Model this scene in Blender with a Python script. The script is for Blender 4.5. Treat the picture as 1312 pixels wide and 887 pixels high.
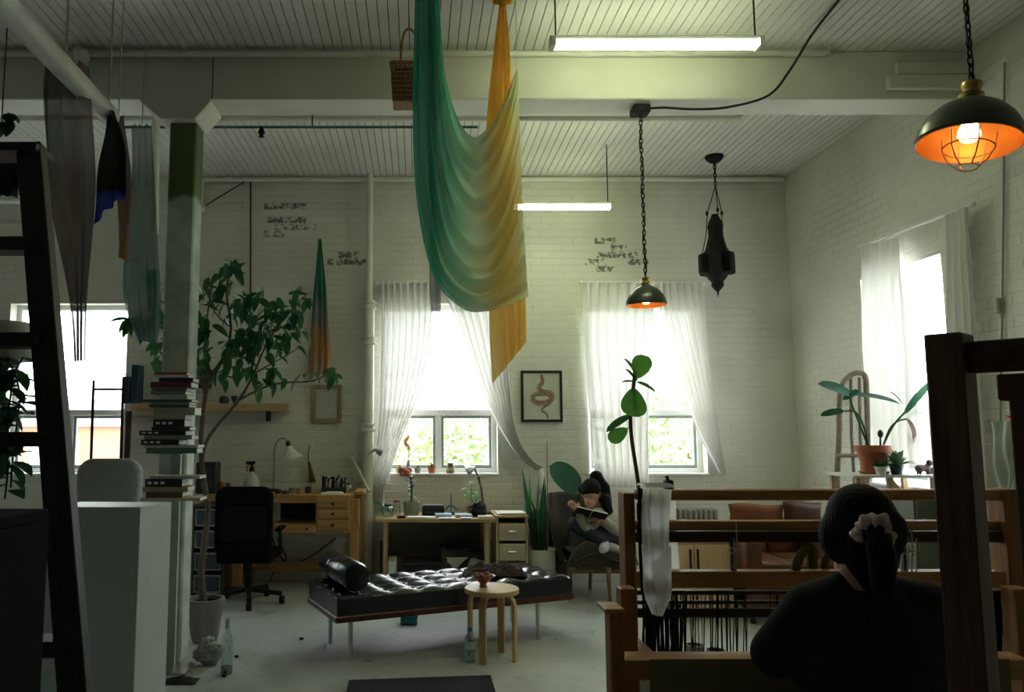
import bpy, bmesh, math, random
from mathutils import Vector, Matrix, noise
random.seed(11)
V = Vector
scn = bpy.context.scene
C = scn.collection
for o in list(bpy.data.objects): bpy.data.objects.remove(o)

# ------------------------------------------------------------------ camera
F, CX, CY, HZ, H = 1000.0, 535.0, 443.5, 550.0, 1.5     # focal length px, principal point, horizon row, eye height
TH = math.atan((HZ - CY) / F)
cam = bpy.data.cameras.new('camera'); co = bpy.data.objects.new('camera', cam); C.objects.link(co)
cam.sensor_width = 36; cam.lens = F / 1312 * 36; cam.shift_x = (656 - CX) / 1312
cam.clip_start = .05; cam.clip_end = 300
co.location = (0, 0, H); co.rotation_euler = (math.pi / 2 + TH, 0, 0)
scn.camera = co

def ray(x, y):
    v = (CY - y) / F
    return V(((x - CX) / F, math.cos(TH) - v * math.sin(TH), math.sin(TH) + v * math.cos(TH)))
def P(x, y, Y):
    d = ray(x, y); return V((0, 0, H)) + d * (Y / d.y)
def G(x, y, z=0):
    d = ray(x, y); return V((0, 0, H)) + d * ((z - H) / d.z)
def PW(x, y, X):
    d = ray(x, y); return V((0, 0, H)) + d * (X / d.x)

# ------------------------------------------------------------------ world, light, exposure
w = bpy.data.worlds.new('overcast'); scn.world = w; w.use_nodes = True
bg = w.node_tree.nodes['Background']; bg.inputs[0].default_value = (.90, .97, 1.0, 1); bg.inputs[1].default_value = 11.0
scn.view_settings.view_transform = 'Standard'; scn.view_settings.look = 'None'
scn.view_settings.exposure = 0.15; scn.view_settings.gamma = 1; scn.view_settings.use_curve_mapping = False

D = 7.94; CEIL = 4.126; XR = 3.842; XL = -6.2; YF = -8.0; YB = 5.2
WZ0, WZ1 = P(560, 607, D).z, P(560, 389, D).z
WIN = [(P(8, 500, D).x, P(160, 500, D).x), (P(487, 500, D).x, P(637, 500, D).x), (P(753, 500, D).x, P(903, 500, D).x)]
WINR = (PW(1214, 450, XR).y, PW(1108, 450, XR).y)
def portal(loc, rot, sx, sy):
    l = bpy.data.lights.new('portal', 'AREA'); l.shape = 'RECTANGLE'; l.size = sx; l.size_y = sy
    l.cycles.is_portal = True
    o = bpy.data.objects.new('window_daylight', l); C.objects.link(o); o.location = loc; o.rotation_euler = rot
for a, b in WIN: portal(((a + b) / 2, D + .31, (WZ0 + WZ1) / 2), (-math.pi / 2, 0, 0), b - a, WZ1 - WZ0)
portal((XR + .31, sum(WINR) / 2, (WZ0 + WZ1) / 2), (0, math.pi / 2, 0), WZ1 - WZ0, WINR[1] - WINR[0])

# ------------------------------------------------------------------ materials
MATS = {}
def nt(name):
    m = bpy.data.materials.new(name); m.use_nodes = True; t = m.node_tree
    return m, t, t.nodes['Principled BSDF'], t.nodes['Material Output']
def N(t, kind, **kw):
    n = t.nodes.new(kind)
    for k, v in kw.items(): setattr(n, k, v)
    return n
def M(name, col=(.5, .5, .5), rough=.6, metal=0, var=.12, scale=9, bump=0, bscale=60, stretch=None, spec=None, emit=None, es=0, trans=0, sheen=0):
    if name in MATS: return MATS[name]
    m, t, b, out = nt(name); L = t.links.new
    tc = N(t, 'ShaderNodeTexCoord'); src = tc.outputs['Object']
    if stretch:
        mp = N(t, 'ShaderNodeMapping'); mp.inputs['Scale'].default_value = stretch; L(src, mp.inputs[0]); src = mp.outputs[0]
    no = N(t, 'ShaderNodeTexNoise'); no.inputs['Scale'].default_value = scale; no.inputs['Detail'].default_value = 4; L(src, no.inputs[0])
    rp = N(t, 'ShaderNodeValToRGB'); L(no.outputs[0], rp.inputs[0])
    rp.color_ramp.elements[0].position = .3; rp.color_ramp.elements[1].position = .7
    rp.color_ramp.elements[0].color = (*[c * (1 - var) for c in col], 1); rp.color_ramp.elements[1].color = (*[min(1, c * (1 + var)) for c in col], 1)
    L(rp.outputs[0], b.inputs['Base Color'])
    b.inputs['Roughness'].default_value = rough; b.inputs['Metallic'].default_value = metal
    if spec is not None: b.inputs['Specular IOR Level'].default_value = spec
    if trans: b.inputs['Transmission Weight'].default_value = trans
    if sheen: b.inputs['Sheen Weight'].default_value = sheen
    if emit: b.inputs['Emission Color'].default_value = (*emit, 1); b.inputs['Emission Strength'].default_value = es
    if bump:
        n2 = N(t, 'ShaderNodeTexNoise'); n2.inputs['Scale'].default_value = bscale; L(src, n2.inputs[0])
        bp = N(t, 'ShaderNodeBump'); bp.inputs['Strength'].default_value = bump; bp.inputs['Distance'].default_value = .01
        L(n2.outputs[0], bp.inputs['Height']); L(bp.outputs[0], b.inputs['Normal'])
    MATS[name] = m; return m
def wood(name, col, rough=.5, axis=2, var=.28):
    s = [14, 14, 14]; s[axis] = 1.2
    return M(name, col, rough, var=var, scale=3, stretch=s, bump=.15, bscale=6, spec=.25)
def sheer(name, stops, axis='X', tr=.3, tl=.45, noise_amt=.25, nscale=5, stops2=None, axis2='Z', mixf=.5):
    # dyed translucent cloth: colour runs along the cloth's own bounding box
    m, t, b, out = nt(name); L = t.links.new
    tc = N(t, 'ShaderNodeTexCoord'); sp = N(t, 'ShaderNodeSeparateXYZ'); L(tc.outputs['Generated'], sp.inputs[0])
    no = N(t, 'ShaderNodeTexNoise'); no.inputs['Scale'].default_value = nscale; no.inputs['Detail'].default_value = 5; L(tc.outputs['Object'], no.inputs[0])
    def ramp(ax, st):
        ma = N(t, 'ShaderNodeMath', operation='MULTIPLY_ADD'); L(no.outputs[0], ma.inputs[0]); ma.inputs[1].default_value = noise_amt
        ad = N(t, 'ShaderNodeMath', operation='SUBTRACT'); L(sp.outputs[ax], ad.inputs[0]); ad.inputs[1].default_value = noise_amt * .5
        L(ad.outputs[0], ma.inputs[2])
        r = N(t, 'ShaderNodeValToRGB'); e = r.color_ramp.elements
        while len(e) < len(st): e.new(.5)
        for i, (p, c) in enumerate(st): e[i].position = p; e[i].color = (*c, 1)
        L(ma.outputs[0], r.inputs[0]); return r.outputs[0]
    c = ramp(axis, stops)
    if stops2:
        c2 = ramp(axis2, stops2); mx = N(t, 'ShaderNodeMix', data_type='RGBA', blend_type='MULTIPLY'); mx.inputs[0].default_value = mixf
        L(c, mx.inputs[6]); L(c2, mx.inputs[7]); c = mx.outputs[2]
    df = N(t, 'ShaderNodeBsdfDiffuse'); L(c, df.inputs[0])
    tn = N(t, 'ShaderNodeBsdfTranslucent'); L(c, tn.inputs[0])
    tp = N(t, 'ShaderNodeBsdfTransparent')
    m1 = N(t, 'ShaderNodeMixShader'); m1.inputs[0].default_value = tl; L(df.outputs[0], m1.inputs[1]); L(tn.outputs[0], m1.inputs[2])
    m2 = N(t, 'ShaderNodeMixShader'); m2.inputs[0].default_value = tr; L(m1.outputs[0], m2.inputs[1]); L(tp.outputs[0], m2.inputs[2])
    L(m2.outputs[0], out.inputs['Surface']); MATS[name] = m; return m
def paint_brick(name, col, dirt, amt, ns=9, t0=.26, t1=.34):
    m, t, b, out = nt(name); L = t.links.new
    ge = N(t, 'ShaderNodeNewGeometry')
    n1 = N(t, 'ShaderNodeTexNoise'); n1.inputs['Scale'].default_value = 1.3; n1.inputs['Detail'].default_value = 6; L(ge.outputs['Position'], n1.inputs[0])
    n2 = N(t, 'ShaderNodeTexNoise'); n2.inputs['Scale'].default_value = ns; n2.inputs['Detail'].default_value = 8; n2.inputs['Roughness'].default_value = .7; L(ge.outputs['Position'], n2.inputs[0])
    r1 = N(t, 'ShaderNodeValToRGB'); L(n1.outputs[0], r1.inputs[0]); r1.color_ramp.elements[0].position = .3; r1.color_ramp.elements[1].position = .62
    r1.color_ramp.elements[0].color = (*[c * .86 for c in col], 1); r1.color_ramp.elements[1].color = (*col, 1)
    r2 = N(t, 'ShaderNodeValToRGB'); L(n2.outputs[0], r2.inputs[0]); r2.color_ramp.elements[0].position = t0; r2.color_ramp.elements[1].position = t1
    r2.color_ramp.elements[0].color = (amt, amt, amt, 1); r2.color_ramp.elements[1].color = (0, 0, 0, 1)
    mx = N(t, 'ShaderNodeMix', data_type='RGBA'); L(r2.outputs[0], mx.inputs[0]); L(r1.outputs[0], mx.inputs[6]); mx.inputs[7].default_value = (*dirt, 1)
    L(mx.outputs[2], b.inputs['Base Color']); b.inputs['Roughness'].default_value = .55
    bp = N(t, 'ShaderNodeBump'); bp.inputs['Strength'].default_value = .25; bp.inputs['Distance'].default_value = .01
    n3 = N(t, 'ShaderNodeTexNoise'); n3.inputs['Scale'].default_value = 40; L(ge.outputs['Position'], n3.inputs[0])
    L(n3.outputs[0], bp.inputs['Height']); L(bp.outputs[0], b.inputs['Normal'])
    MATS[name] = m; return m

white_brick = paint_brick('white painted brick', (.73, .72, .63), (.30, .28, .23), .7)
mortar = paint_brick('painted mortar', (.70, .69, .60), (.30, .28, .23), .5)
bare_brick = paint_brick('bare sooty brick', (.17, .16, .14), (.72, .70, .60), 1.0, 16, .47, .53)
dark_brick = paint_brick('foreground dimming brick', (.10, .065, .05), (.05, .04, .03), .8)  # dark finish invented for the unseen front wall, to cut bounce light
white_board = paint_brick('white painted boards', (.80, .80, .74), (.3, .3, .26), .35)
gap_dark = M('dark board gap', (.05, .05, .045), .9)
beam_paint = M('cream beam paint', (.76, .76, .66), .5, var=.05, scale=3)
white_wood = M('white window paint', (.82, .83, .80), .45, var=.04)
pipe_paint = M('cream pipe paint', (.74, .72, .62), .4, var=.06)
glass, t_, b_, o_ = nt('window glass')
tp = N(t_, 'ShaderNodeBsdfTransparent'); gl = N(t_, 'ShaderNodeBsdfGlossy'); gl.inputs['Roughness'].default_value = .02
ms = N(t_, 'ShaderNodeMixShader'); ms.inputs[0].default_value = .06
t_.links.new(tp.outputs[0], ms.inputs[1]); t_.links.new(gl.outputs[0], ms.inputs[2]); t_.links.new(ms.outputs[0], o_.inputs[0])
def clear_glass(name, tint=(.85, .92, .92), mixv=.25):
    m, t, b, o = nt(name); a = N(t, 'ShaderNodeBsdfTransparent'); a.inputs[0].default_value = (*tint, 1)
    g = N(t, 'ShaderNodeBsdfGlossy'); g.inputs['Roughness'].default_value = .08; g.inputs[0].default_value = (.9, .95, .95, 1)
    mx = N(t, 'ShaderNodeMixShader'); mx.inputs[0].default_value = mixv
    t.links.new(a.outputs[0], mx.inputs[1]); t.links.new(g.outputs[0], mx.inputs[2]); t.links.new(mx.outputs[0], o.inputs[0]); return m
jar_glass = clear_glass('jar glass'); aqua_glass = clear_glass('aqua jar glass', (.55, .75, .72), .3)
plastic_film = clear_glass('plastic film', (.75, .78, .76), .35)
black = M('black', (.010, .010, .011), .55, spec=.3); iron = M('black iron', (.012, .012, .011), .65, spec=.2)
steel = M('brushed steel', (.55, .56, .55), .3, metal=1); paper = M('paper', (.78, .78, .74), .8, var=.03)
oak = wood('honey oak', (.46, .26, .10)); oakx = wood('honey oak across', (.46, .26, .10), axis=0)
pine = wood('pale pine', (.55, .40, .22)); pinex = wood('pale pine across', (.50, .34, .18), axis=0)
darkw = wood('dark brown wood', (.06, .035, .022)); loomw = wood('brown loom wood', (.44, .23, .085), axis=0); loomz = wood('brown loom wood upright', (.36, .17, .06), axis=2)
loomd = wood('dark loom wood', (.05, .026, .015), axis=2)
def leafm(name, col, tl=.45):
    m = M(name, col, .5, var=.35, scale=4, spec=.25); t = m.node_tree; b = t.nodes['Principled BSDF']; o = t.nodes['Material Output']
    tn = N(t, 'ShaderNodeBsdfTranslucent'); tn.inputs[0].default_value = (min(1, col[0] * 2.2), min(1, col[1] * 2.0), col[2] * 1.2, 1); mx = N(t, 'ShaderNodeMixShader'); mx.inputs[0].default_value = tl
    t.links.new(b.outputs[0], mx.inputs[1]); t.links.new(tn.outputs[0], mx.inputs[2]); t.links.new(mx.outputs[0], o.inputs[0]); return m
leafg = leafm('deep green leaf', (.030, .105, .045), .3); leafb = leafm('bright green leaf', (.07, .24, .06))
leafd = leafm('dark bluish leaf', (.014, .065, .042), .3); bark = M('grey bark', (.12, .085, .06), .8, var=.3, scale=40)
terra = M('terracotta', (.42, .13, .06), .8, var=.15); soil = M('soil', (.03, .022, .015), .95, var=.4, scale=60)
skin = M('skin', (.42, .22, .15), .55, var=.05); hair = M('black hair', (.006, .005, .005), .7, var=.5, scale=3, stretch=(30, 30, 2), bump=.4, bscale=4, spec=.12)
leather = M('black leather', (.007, .009, .014), .2, spec=.5, var=.2, bump=.12, bscale=120)

# ------------------------------------------------------------------ mesh building
class MB:
    def __init__(s, xf=None): s.v = []; s.f = []; s.xf = xf
    def add(s, vs, fs):
        n = len(s.v)
        for p in vs:
            p = V(p); s.v.append(s.xf @ p if s.xf else p)
        s.f += [tuple(i + n for i in q) for q in fs]; return s
    def box(s, x0, x1, y0, y1, z0, z1):
        return s.add([(x0, y0, z0), (x1, y0, z0), (x1, y1, z0), (x0, y1, z0), (x0, y0, z1), (x1, y0, z1), (x1, y1, z1), (x0, y1, z1)],
                     [(0, 3, 2, 1), (4, 5, 6, 7), (0, 1, 5, 4), (1, 2, 6, 5), (2, 3, 7, 6), (3, 0, 4, 7)])
    def cbox(s, c, sx, sy, sz): return s.box(c[0] - sx / 2, c[0] + sx / 2, c[1] - sy / 2, c[1] + sy / 2, c[2], c[2] + sz)
    def bar(s, a, b, wx, wy, up=(0, 0, 1)):
        a, b = V(a), V(b); d = (b - a).normalized(); u = V(up)
        if abs(d.dot(u)) > .95: u = V((0, 1, 0))
        x = d.cross(u).normalized(); y = x.cross(d).normalized(); vs = []
        for p in (a, b):
            for i, j in ((-1, -1), (1, -1), (1, 1), (-1, 1)): vs.append(p + x * wx / 2 * i + y * wy / 2 * j)
        return s.add(vs, [(0, 1, 2, 3), (7, 6, 5, 4), (0, 4, 5, 1), (1, 5, 6, 2), (2, 6, 7, 3), (3, 7, 4, 0)])
    def tube(s, pts, r, n=8, cap=True):
        pts = [V(p) for p in pts]; R = r if isinstance(r, (list, tuple)) else [r] * len(pts)
        vs = []; fs = []; px = None
        for i, p in enumerate(pts):
            d = (pts[min(i + 1, len(pts) - 1)] - pts[max(i - 1, 0)]).normalized()
            if px is None:
                u = V((0, 0, 1)) if abs(d.z) < .9 else V((1, 0, 0)); px = d.cross(u).normalized()
            px = (px - d * px.dot(d)).normalized(); py = d.cross(px)
            for k in range(n):
                a = 2 * math.pi * k / n; vs.append(p + (px * math.cos(a) + py * math.sin(a)) * R[i])
        for i in range(len(pts) - 1):
            for k in range(n): fs.append((i * n + k, i * n + (k + 1) % n, (i + 1) * n + (k + 1) % n, (i + 1) * n + k))
        if cap: fs.append(tuple(range(n))[::-1]); fs.append(tuple(range((len(pts) - 1) * n, len(pts) * n)))
        return s.add(vs, fs)
    def lathe(s, prof, c=(0, 0, 0), n=24, sq=1.0, cap=True):
        c = V(c); vs = []; fs = []
        for r, z in prof:
            for k in range(n):
                a = 2 * math.pi * k / n; vs.append(c + V((r * math.cos(a), r * math.sin(a) * sq, z)))
        for i in range(len(prof) - 1):
            for k in range(n): fs.append((i * n + k, i * n + (k + 1) % n, (i + 1) * n + (k + 1) % n, (i + 1) * n + k))
        if cap:
            if prof[0][0] > 1e-4: fs.append(tuple(range(n))[::-1])
            if prof[-1][0] > 1e-4: fs.append(tuple(range((len(prof) - 1) * n, len(prof) * n)))
        return s.add(vs, fs)
    def ball(s, c, rx, ry=None, rz=None, n=14, m=9):
        ry = ry or rx; rz = rz or rx; c = V(c); vs = [c + V((0, 0, -rz))]; fs = []
        for i in range(1, m):
            th = math.pi * i / m
            for k in range(n):
                a = 2 * math.pi * k / n; vs.append(c + V((rx * math.sin(th) * math.cos(a), ry * math.sin(th) * math.sin(a), -rz * math.cos(th))))
        vs.append(c + V((0, 0, rz))); e = len(vs) - 1
        for k in range(n):
            fs.append((0, 1 + (k + 1) % n, 1 + k)); fs.append((e, e - n + k, e - n + (k + 1) % n))
        for i in range(m - 2):
            for k in range(n):
                a = 1 + i * n; fs.append((a + k, a + (k + 1) % n, a + n + (k + 1) % n, a + n + k))
        return s.add(vs, fs)
    def limb(s, pts, rad, n=12):
        pts = [V(p) for p in pts]
        for p, r in zip(pts, rad): s.ball(p, r, n=12, m=8)
        for i in range(len(pts) - 1): s.tube([pts[i], pts[i + 1]], [rad[i], rad[i + 1]], n)
        return s
    def grid(s, fn, nu, nv):
        vs = [fn(i / nu, j / nv) for j in range(nv + 1) for i in range(nu + 1)]
        fs = [(j * (nu + 1) + i, j * (nu + 1) + i + 1, (j + 1) * (nu + 1) + i + 1, (j + 1) * (nu + 1) + i) for j in range(nv) for i in range(nu)]
        return s.add(vs, fs)
    def prism(s, poly, ext):
        poly = [V(p) for p in poly]; e = V(ext); n = len(poly)
        return s.add(poly + [p + e for p in poly], [tuple(range(n)), tuple(range(2 * n - 1, n - 1, -1))] + [(i, n + i, n + (i + 1) % n, (i + 1) % n) for i in range(n)])
    def loft(s, secs, n=20):
        vs = []; fs = []
        for c, ex, ey in secs:
            for k in range(n):
                a = 2 * math.pi * k / n; vs.append(V(c) + V(ex) * math.cos(a) + V(ey) * math.sin(a))
        for i in range(len(secs) - 1):
            for k in range(n): fs.append((i * n + k, i * n + (k + 1) % n, (i + 1) * n + (k + 1) % n, (i + 1) * n + k))
        fs.append(tuple(range(n))[::-1]); fs.append(tuple(range((len(secs) - 1) * n, len(secs) * n)))
        return s.add(vs, fs)
    def mesh(s, name, off=V((0, 0, 0)), mat=None, smooth=False, bevel=0, segs=1):
        me = bpy.data.meshes.new(name); me.from_pydata([tuple(p - off) for p in s.v], [], s.f)
        bm = bmesh.new(); bm.from_mesh(me); bmesh.ops.recalc_face_normals(bm, faces=bm.faces)
        if bevel:
            ed = [e for e in bm.edges if len(e.link_faces) == 2 and e.calc_face_angle(0) > .5]
            bmesh.ops.bevel(bm, geom=ed, offset=bevel, segments=segs, affect='EDGES', profile=.5)
        if smooth:
            for f in bm.faces: f.smooth = True
        bm.to_mesh(me); bm.free()
        if smooth and smooth != 2:
            try: me.set_sharp_from_angle(angle=math.radians(40))
            except Exception: pass
        if mat: me.materials.append(mat)
        return me
WL = {}
def root_off(p): return WL[p.name] if p is not None else V((0, 0, 0))
def obj(name, mb, mat, parent=None, smooth=False, bevel=0, segs=1, origin=None, label=None):
    if parent is not None: off = root_off(parent)
    elif origin is not None: off = V(origin)
    else:
        xs = [p.x for p in mb.v]; ys = [p.y for p in mb.v]; zs = [p.z for p in mb.v]
        off = V(((min(xs) + max(xs)) / 2, (min(ys) + max(ys)) / 2, min(zs)))
    o = bpy.data.objects.new(name, mb.mesh(name, off, mat, smooth, bevel, segs)); C.objects.link(o)
    if parent is not None: o.parent = parent
    else: o.location = off
    WL[o.name] = off
    if label: o['label'] = label
    return o
def tag(o, label, cat, group=None):
    o['label'] = label; o['category'] = cat
    if group: o['group'] = group
    return o
def thing(name, label, cat, loc=(0, 0, 0), group=None):
    o = bpy.data.objects.new(name, None); C.objects.link(o); o.location = loc; o.empty_display_size = .1; WL[o.name] = V(loc)
    return tag(o, label, cat, group)
def struct(o): o['kind'] = 'structure'; return o
def inst(name, me, parent, loc, rot=None, scale=None):
    o = bpy.data.objects.new(name, me); C.objects.link(o); o.parent = parent
    m = Matrix.Translation(V(loc) - root_off(parent))
    if rot is not None: m = m @ rot.to_4x4()
    if scale is not None: m = m @ Matrix.Diagonal((*([scale] * 3 if not hasattr(scale, '__len__') else scale), 1))
    o.matrix_local = m; return o
def poly_at(pts, t):
    L = [0]
    for a, b in zip(pts, pts[1:]): L.append(L[-1] + (V(b) - V(a)).length)
    d = t * L[-1]
    for i in range(len(pts) - 1):
        if d <= L[i + 1] or i == len(pts) - 2:
            k = (d - L[i]) / max(1e-9, L[i + 1] - L[i]); return V(pts[i]).lerp(V(pts[i + 1]), min(1, max(0, k)))
def smooth_poly(pts, n=4):
    out = []; p = [V(q) for q in pts]
    for i in range(len(p) - 1):
        a, b, c, d = p[max(i - 1, 0)], p[i], p[i + 1], p[min(i + 2, len(p) - 1)]
        for k in range(n):
            t = k / n; out.append(.5 * ((2 * b) + (c - a) * t + (2 * a - 5 * b + 4 * c - d) * t * t + (3 * b - a - 3 * c + d) * t ** 3))
    out.append(p[-1]); return out
def drape(Lp, Rp, mapf, nrm, pleats=7, amp=.03, nu=60, nv=40, ph=0, wob=.012):
    # hanging cloth between two edge lines; folds are real depth along nrm
    Lp = smooth_poly([V((*p, 0)) for p in Lp]); Rp = smooth_poly([V((*p, 0)) for p in Rp]); nrm = V(nrm)
    def fn(u, v):
        a = poly_at(Lp, v); b = poly_at(Rp, v); q = a.lerp(b, u); p = mapf(q.x, q.y)
        wd = (mapf(a.x, a.y) - mapf(b.x, b.y)).length
        k = amp * min(1, .35 + wd * 1.2)
        return p + nrm * (k * math.sin(2 * math.pi * pleats * u + ph + 1.3 * math.sin(3 * v + 5 * u)) + wob * math.sin(9 * v + 4 * u + ph)) 
    return MB().grid(fn, nu, nv)
def leaf_mesh(name, L, W, mat, curl=.25, n=5, shape='point', fold=.15):
    mb = MB(); vs = []; fs = []
    for i in range(n + 1):
        t = i / n
        if shape == 'point': wd = W * math.sin(math.pi * min(1, t * .93 + .07)) ** .8 * (1 - .35 * t)
        elif shape == 'fiddle': wd = W * (.35 + .65 * t) * math.sqrt(max(0, 1 - ((t - .55) / .47) ** 2)) if t > .08 else W * .1
        elif shape == 'blade': wd = W * (1 - t ** 3) * (.6 + .4 * math.sin(math.pi * t))
        else: wd = W * math.sqrt(max(0, 1 - (2 * t - 1) ** 2))
        z = -curl * L * t * t
        vs += [(t * L, -wd / 2, z + fold * wd), (t * L, 0, z), (t * L, wd / 2, z + fold * wd)]
    for i in range(n):
        a = i * 3; fs += [(a, a + 1, a + 4, a + 3), (a + 1, a + 2, a + 5, a + 4)]
    mb.add(vs, fs); return mb.mesh(name, mat=mat, smooth=2)
def aim(d, up=(0, 0, 1), roll=0):
    d = V(d).normalized(); u = V(up)
    if abs(d.dot(u)) > .97: u = V((0, 1, .1))
    y = u.cross(d).normalized(); z = d.cross(y)
    return Matrix((d, y, z)).transposed() @ Matrix.Rotation(roll, 3, 'X')
def bake(mb, name, mat, parent, voxel=.012, it=6, label=None):
    # overlapping volumes -> one continuous skin
    o = obj(name, mb, mat, parent, label=label)
    r = o.modifiers.new('r', 'REMESH'); r.mode = 'VOXEL'; r.voxel_size = voxel; r.use_smooth_shade = True
    s = o.modifiers.new('s', 'SMOOTH'); s.iterations = it; s.factor = .5
    dg = bpy.context.evaluated_depsgraph_get(); me = bpy.data.meshes.new_from_object(o.evaluated_get(dg))
    o.modifiers.clear(); o.data = me
    if not me.materials: me.materials.append(mat)
    for p in me.polygons: p.use_smooth = True
    return o
# ================================================================== THE ROOM
floor_m, t, b, o_ = nt('worn grey painted concrete'); L = t.links.new
tc = N(t, 'ShaderNodeTexCoord')
n1 = N(t, 'ShaderNodeTexNoise'); n1.inputs['Scale'].default_value = 1.1; n1.inputs['Detail'].default_value = 7; L(tc.outputs['Object'], n1.inputs[0])
n2 = N(t, 'ShaderNodeTexNoise'); n2.inputs['Scale'].default_value = 14; n2.inputs['Detail'].default_value = 8; n2.inputs['Roughness'].default_value = .75; L(tc.outputs['Object'], n2.inputs[0])
r1 = N(t, 'ShaderNodeValToRGB'); L(n1.outputs[0], r1.inputs[0]); r1.color_ramp.elements[0].color = (.42, .46, .45, 1); r1.color_ramp.elements[1].color = (.58, .61, .59, 1)
r1.color_ramp.elements[0].position = .32; r1.color_ramp.elements[1].position = .68
r2 = N(t, 'ShaderNodeValToRGB'); L(n2.outputs[0], r2.inputs[0]); r2.color_ramp.elements[0].color = (.62, .62, .62, 1); r2.color_ramp.elements[0].position = .33; r2.color_ramp.elements[1].position = .47
mx = N(t, 'ShaderNodeMix', data_type='RGBA', blend_type='MULTIPLY'); mx.inputs[0].default_value = .8; L(r1.outputs[0], mx.inputs[6]); L(r2.outputs[0], mx.inputs[7])
L(mx.outputs[2], b.inputs['Base Color'])
r3 = N(t, 'ShaderNodeMapRange'); L(n1.outputs[0], r3.inputs[0]); r3.inputs[3].default_value = .2; r3.inputs[4].default_value = .42; L(r3.outputs[0], b.inputs['Roughness'])
bp = N(t, 'ShaderNodeBump'); bp.inputs['Strength'].default_value = .12; bp.inputs['Distance'].default_value = .01; L(n2.outputs[0], bp.inputs['Height']); L(bp.outputs[0], b.inputs['Normal'])
struct(obj('floor', MB().box(XL - .3, XR + .35, YF - .3, D + .35, -.12, 0), floor_m, origin=(0, 0, 0)))

def wall_boxes(u0, u1, openings, mapf, thick=.3):
    mb = MB(); ops = sorted(openings); z1 = CEIL + .1
    def add(a, b, c, d):
        if b - a < 1e-3 or d - c < 1e-3: return
        vs = [mapf(u, dd, z) for z in (c, d) for dd in (0, thick) for u in (a, b)]
        mb.add(vs, [(0, 1, 3, 2), (4, 6, 7, 5), (0, 4, 5, 1), (2, 3, 7, 6), (0, 2, 6, 4), (1, 5, 7, 3)])
    p = u0
    for a, b, c, d in ops: add(p, a, 0, z1); add(a, b, 0, c); add(a, b, d, z1); p = b
    add(p, u1, 0, z1); return mb
def back(u, d, z): return V((u, D + d, z))
def right(u, d, z): return V((XR + d, u, z))
ob_back = [(a, b, WZ0, WZ1) for a, b in WIN]; ob_right = [(WINR[0], WINR[1], WZ0, WZ1)]
wb = struct(obj('wall_back', wall_boxes(XL, XR + .3, ob_back, back), mortar, origin=(0, D, 0)))
wr = struct(obj('wall_right', wall_boxes(YF, D, ob_right, right), mortar, origin=(XR, 0, 0)))
struct(obj('wall_left', MB().box(XL - .3, XL, YF, D, 0, CEIL + .1), white_brick))
struct(obj('wall_front', MB().box(XL - .3, XR + .3, YF - .3, YF, 0, CEIL + .1), dark_brick))  # unseen wall, set far back in dark brick to dim the foreground

BL, BH, JT, PR = .216, .068, .006, .0026
def brick_mb(l, h=BH, pr=PR):
    c = .003
    return [(0, 0, 0), (l, 0, 0), (l, 0, h), (0, 0, h), (c, pr, c), (l - c, pr, c), (l - c, pr, h - c), (c, pr, h - c)], [(4, 5, 6, 7), (0, 1, 5, 4), (1, 2, 6, 5), (2, 3, 7, 6), (3, 0, 4, 7)]
def brick_wall(parent, u0, u1, openings, toworld, score, exposed, normal_mat, rotz):
    rows = []; z = .005; k = 0
    while z + BH < CEIL - .01:
        u = u0 - (BL / 2 if k % 2 else 0)
        while u < u1:
            segs = [(max(u, u0), min(u + BL, u1))]
            for a, b, c, d in openings:
                if z + BH > c - .005 and z < d + .005:
                    ns = []
                    for s0, s1 in segs:
                        if s1 <= a or s0 >= b: ns.append((s0, s1)); continue
                        if s0 < a - .03: ns.append((s0, a - .002))
                        if s1 > b + .03: ns.append((b + .002, s1))
                    segs = ns
            for s0, s1 in segs:
                if s1 - s0 > .03: rows.append((s0, s1, z))
            u += BL + JT
        z += BH + JT; k += 1
    exp = [r for r in rows if any(a <= (r[0] + r[1]) / 2 <= b and c <= r[2] + BH / 2 <= d for a, b, c, d in exposed)]
    rest = [r for r in rows if r not in exp]; rest.sort(key=lambda r: score((r[0] + r[1]) / 2, r[2]))
    full = [r for r in rest if r[1] - r[0] > BL - .002][:300 - len(exp)]; fs = set(full)
    me = {}
    for r, mt in [(r, normal_mat) for r in full] + [(r, bare_brick) for r in exp]:
        key = (round(r[1] - r[0], 3), mt.name)
        if key not in me:
            m2 = MB(); m2.add(*brick_mb(r[1] - r[0])); me[key] = m2.mesh('brick', mat=mt)
        o = bpy.data.objects.new('brick', me[key]); C.objects.link(o); o.parent = parent
        p = toworld(r[0], random.uniform(-.0006, .0004) if mt is normal_mat else .0012, r[2]); o.matrix_local = Matrix.Translation(p - root_off(parent)) @ rotz.to_4x4()
    mb = MB()
    for r in rest:
        if r in fs: continue
        vs, f = brick_mb(r[1] - r[0]); j = random.uniform(-.0006, .0004)
        mb.add([toworld(r[0], j, r[2]) + rotz @ V(q) for q in vs], f)
    o = obj('brick_courses', mb, normal_mat, parent); o['kind'] = 'stuff'
def pxr(x0, x1, y0, y1): a, b = P(x0, y1, D), P(x1, y0, D); return (a.x, b.x, a.z, b.z)
exposed = [pxr(338, 352, 262, 271), pxr(368, 400, 262, 272), pxr(345, 402, 279, 289), pxr(338, 372, 290, 306), pxr(366, 392, 288, 297),
           pxr(770, 802, 308, 325), pxr(754, 784, 325, 345), pxr(796, 824, 326, 340), pxr(425, 468, 326, 336), pxr(376, 390, 341, 346)]
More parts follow.
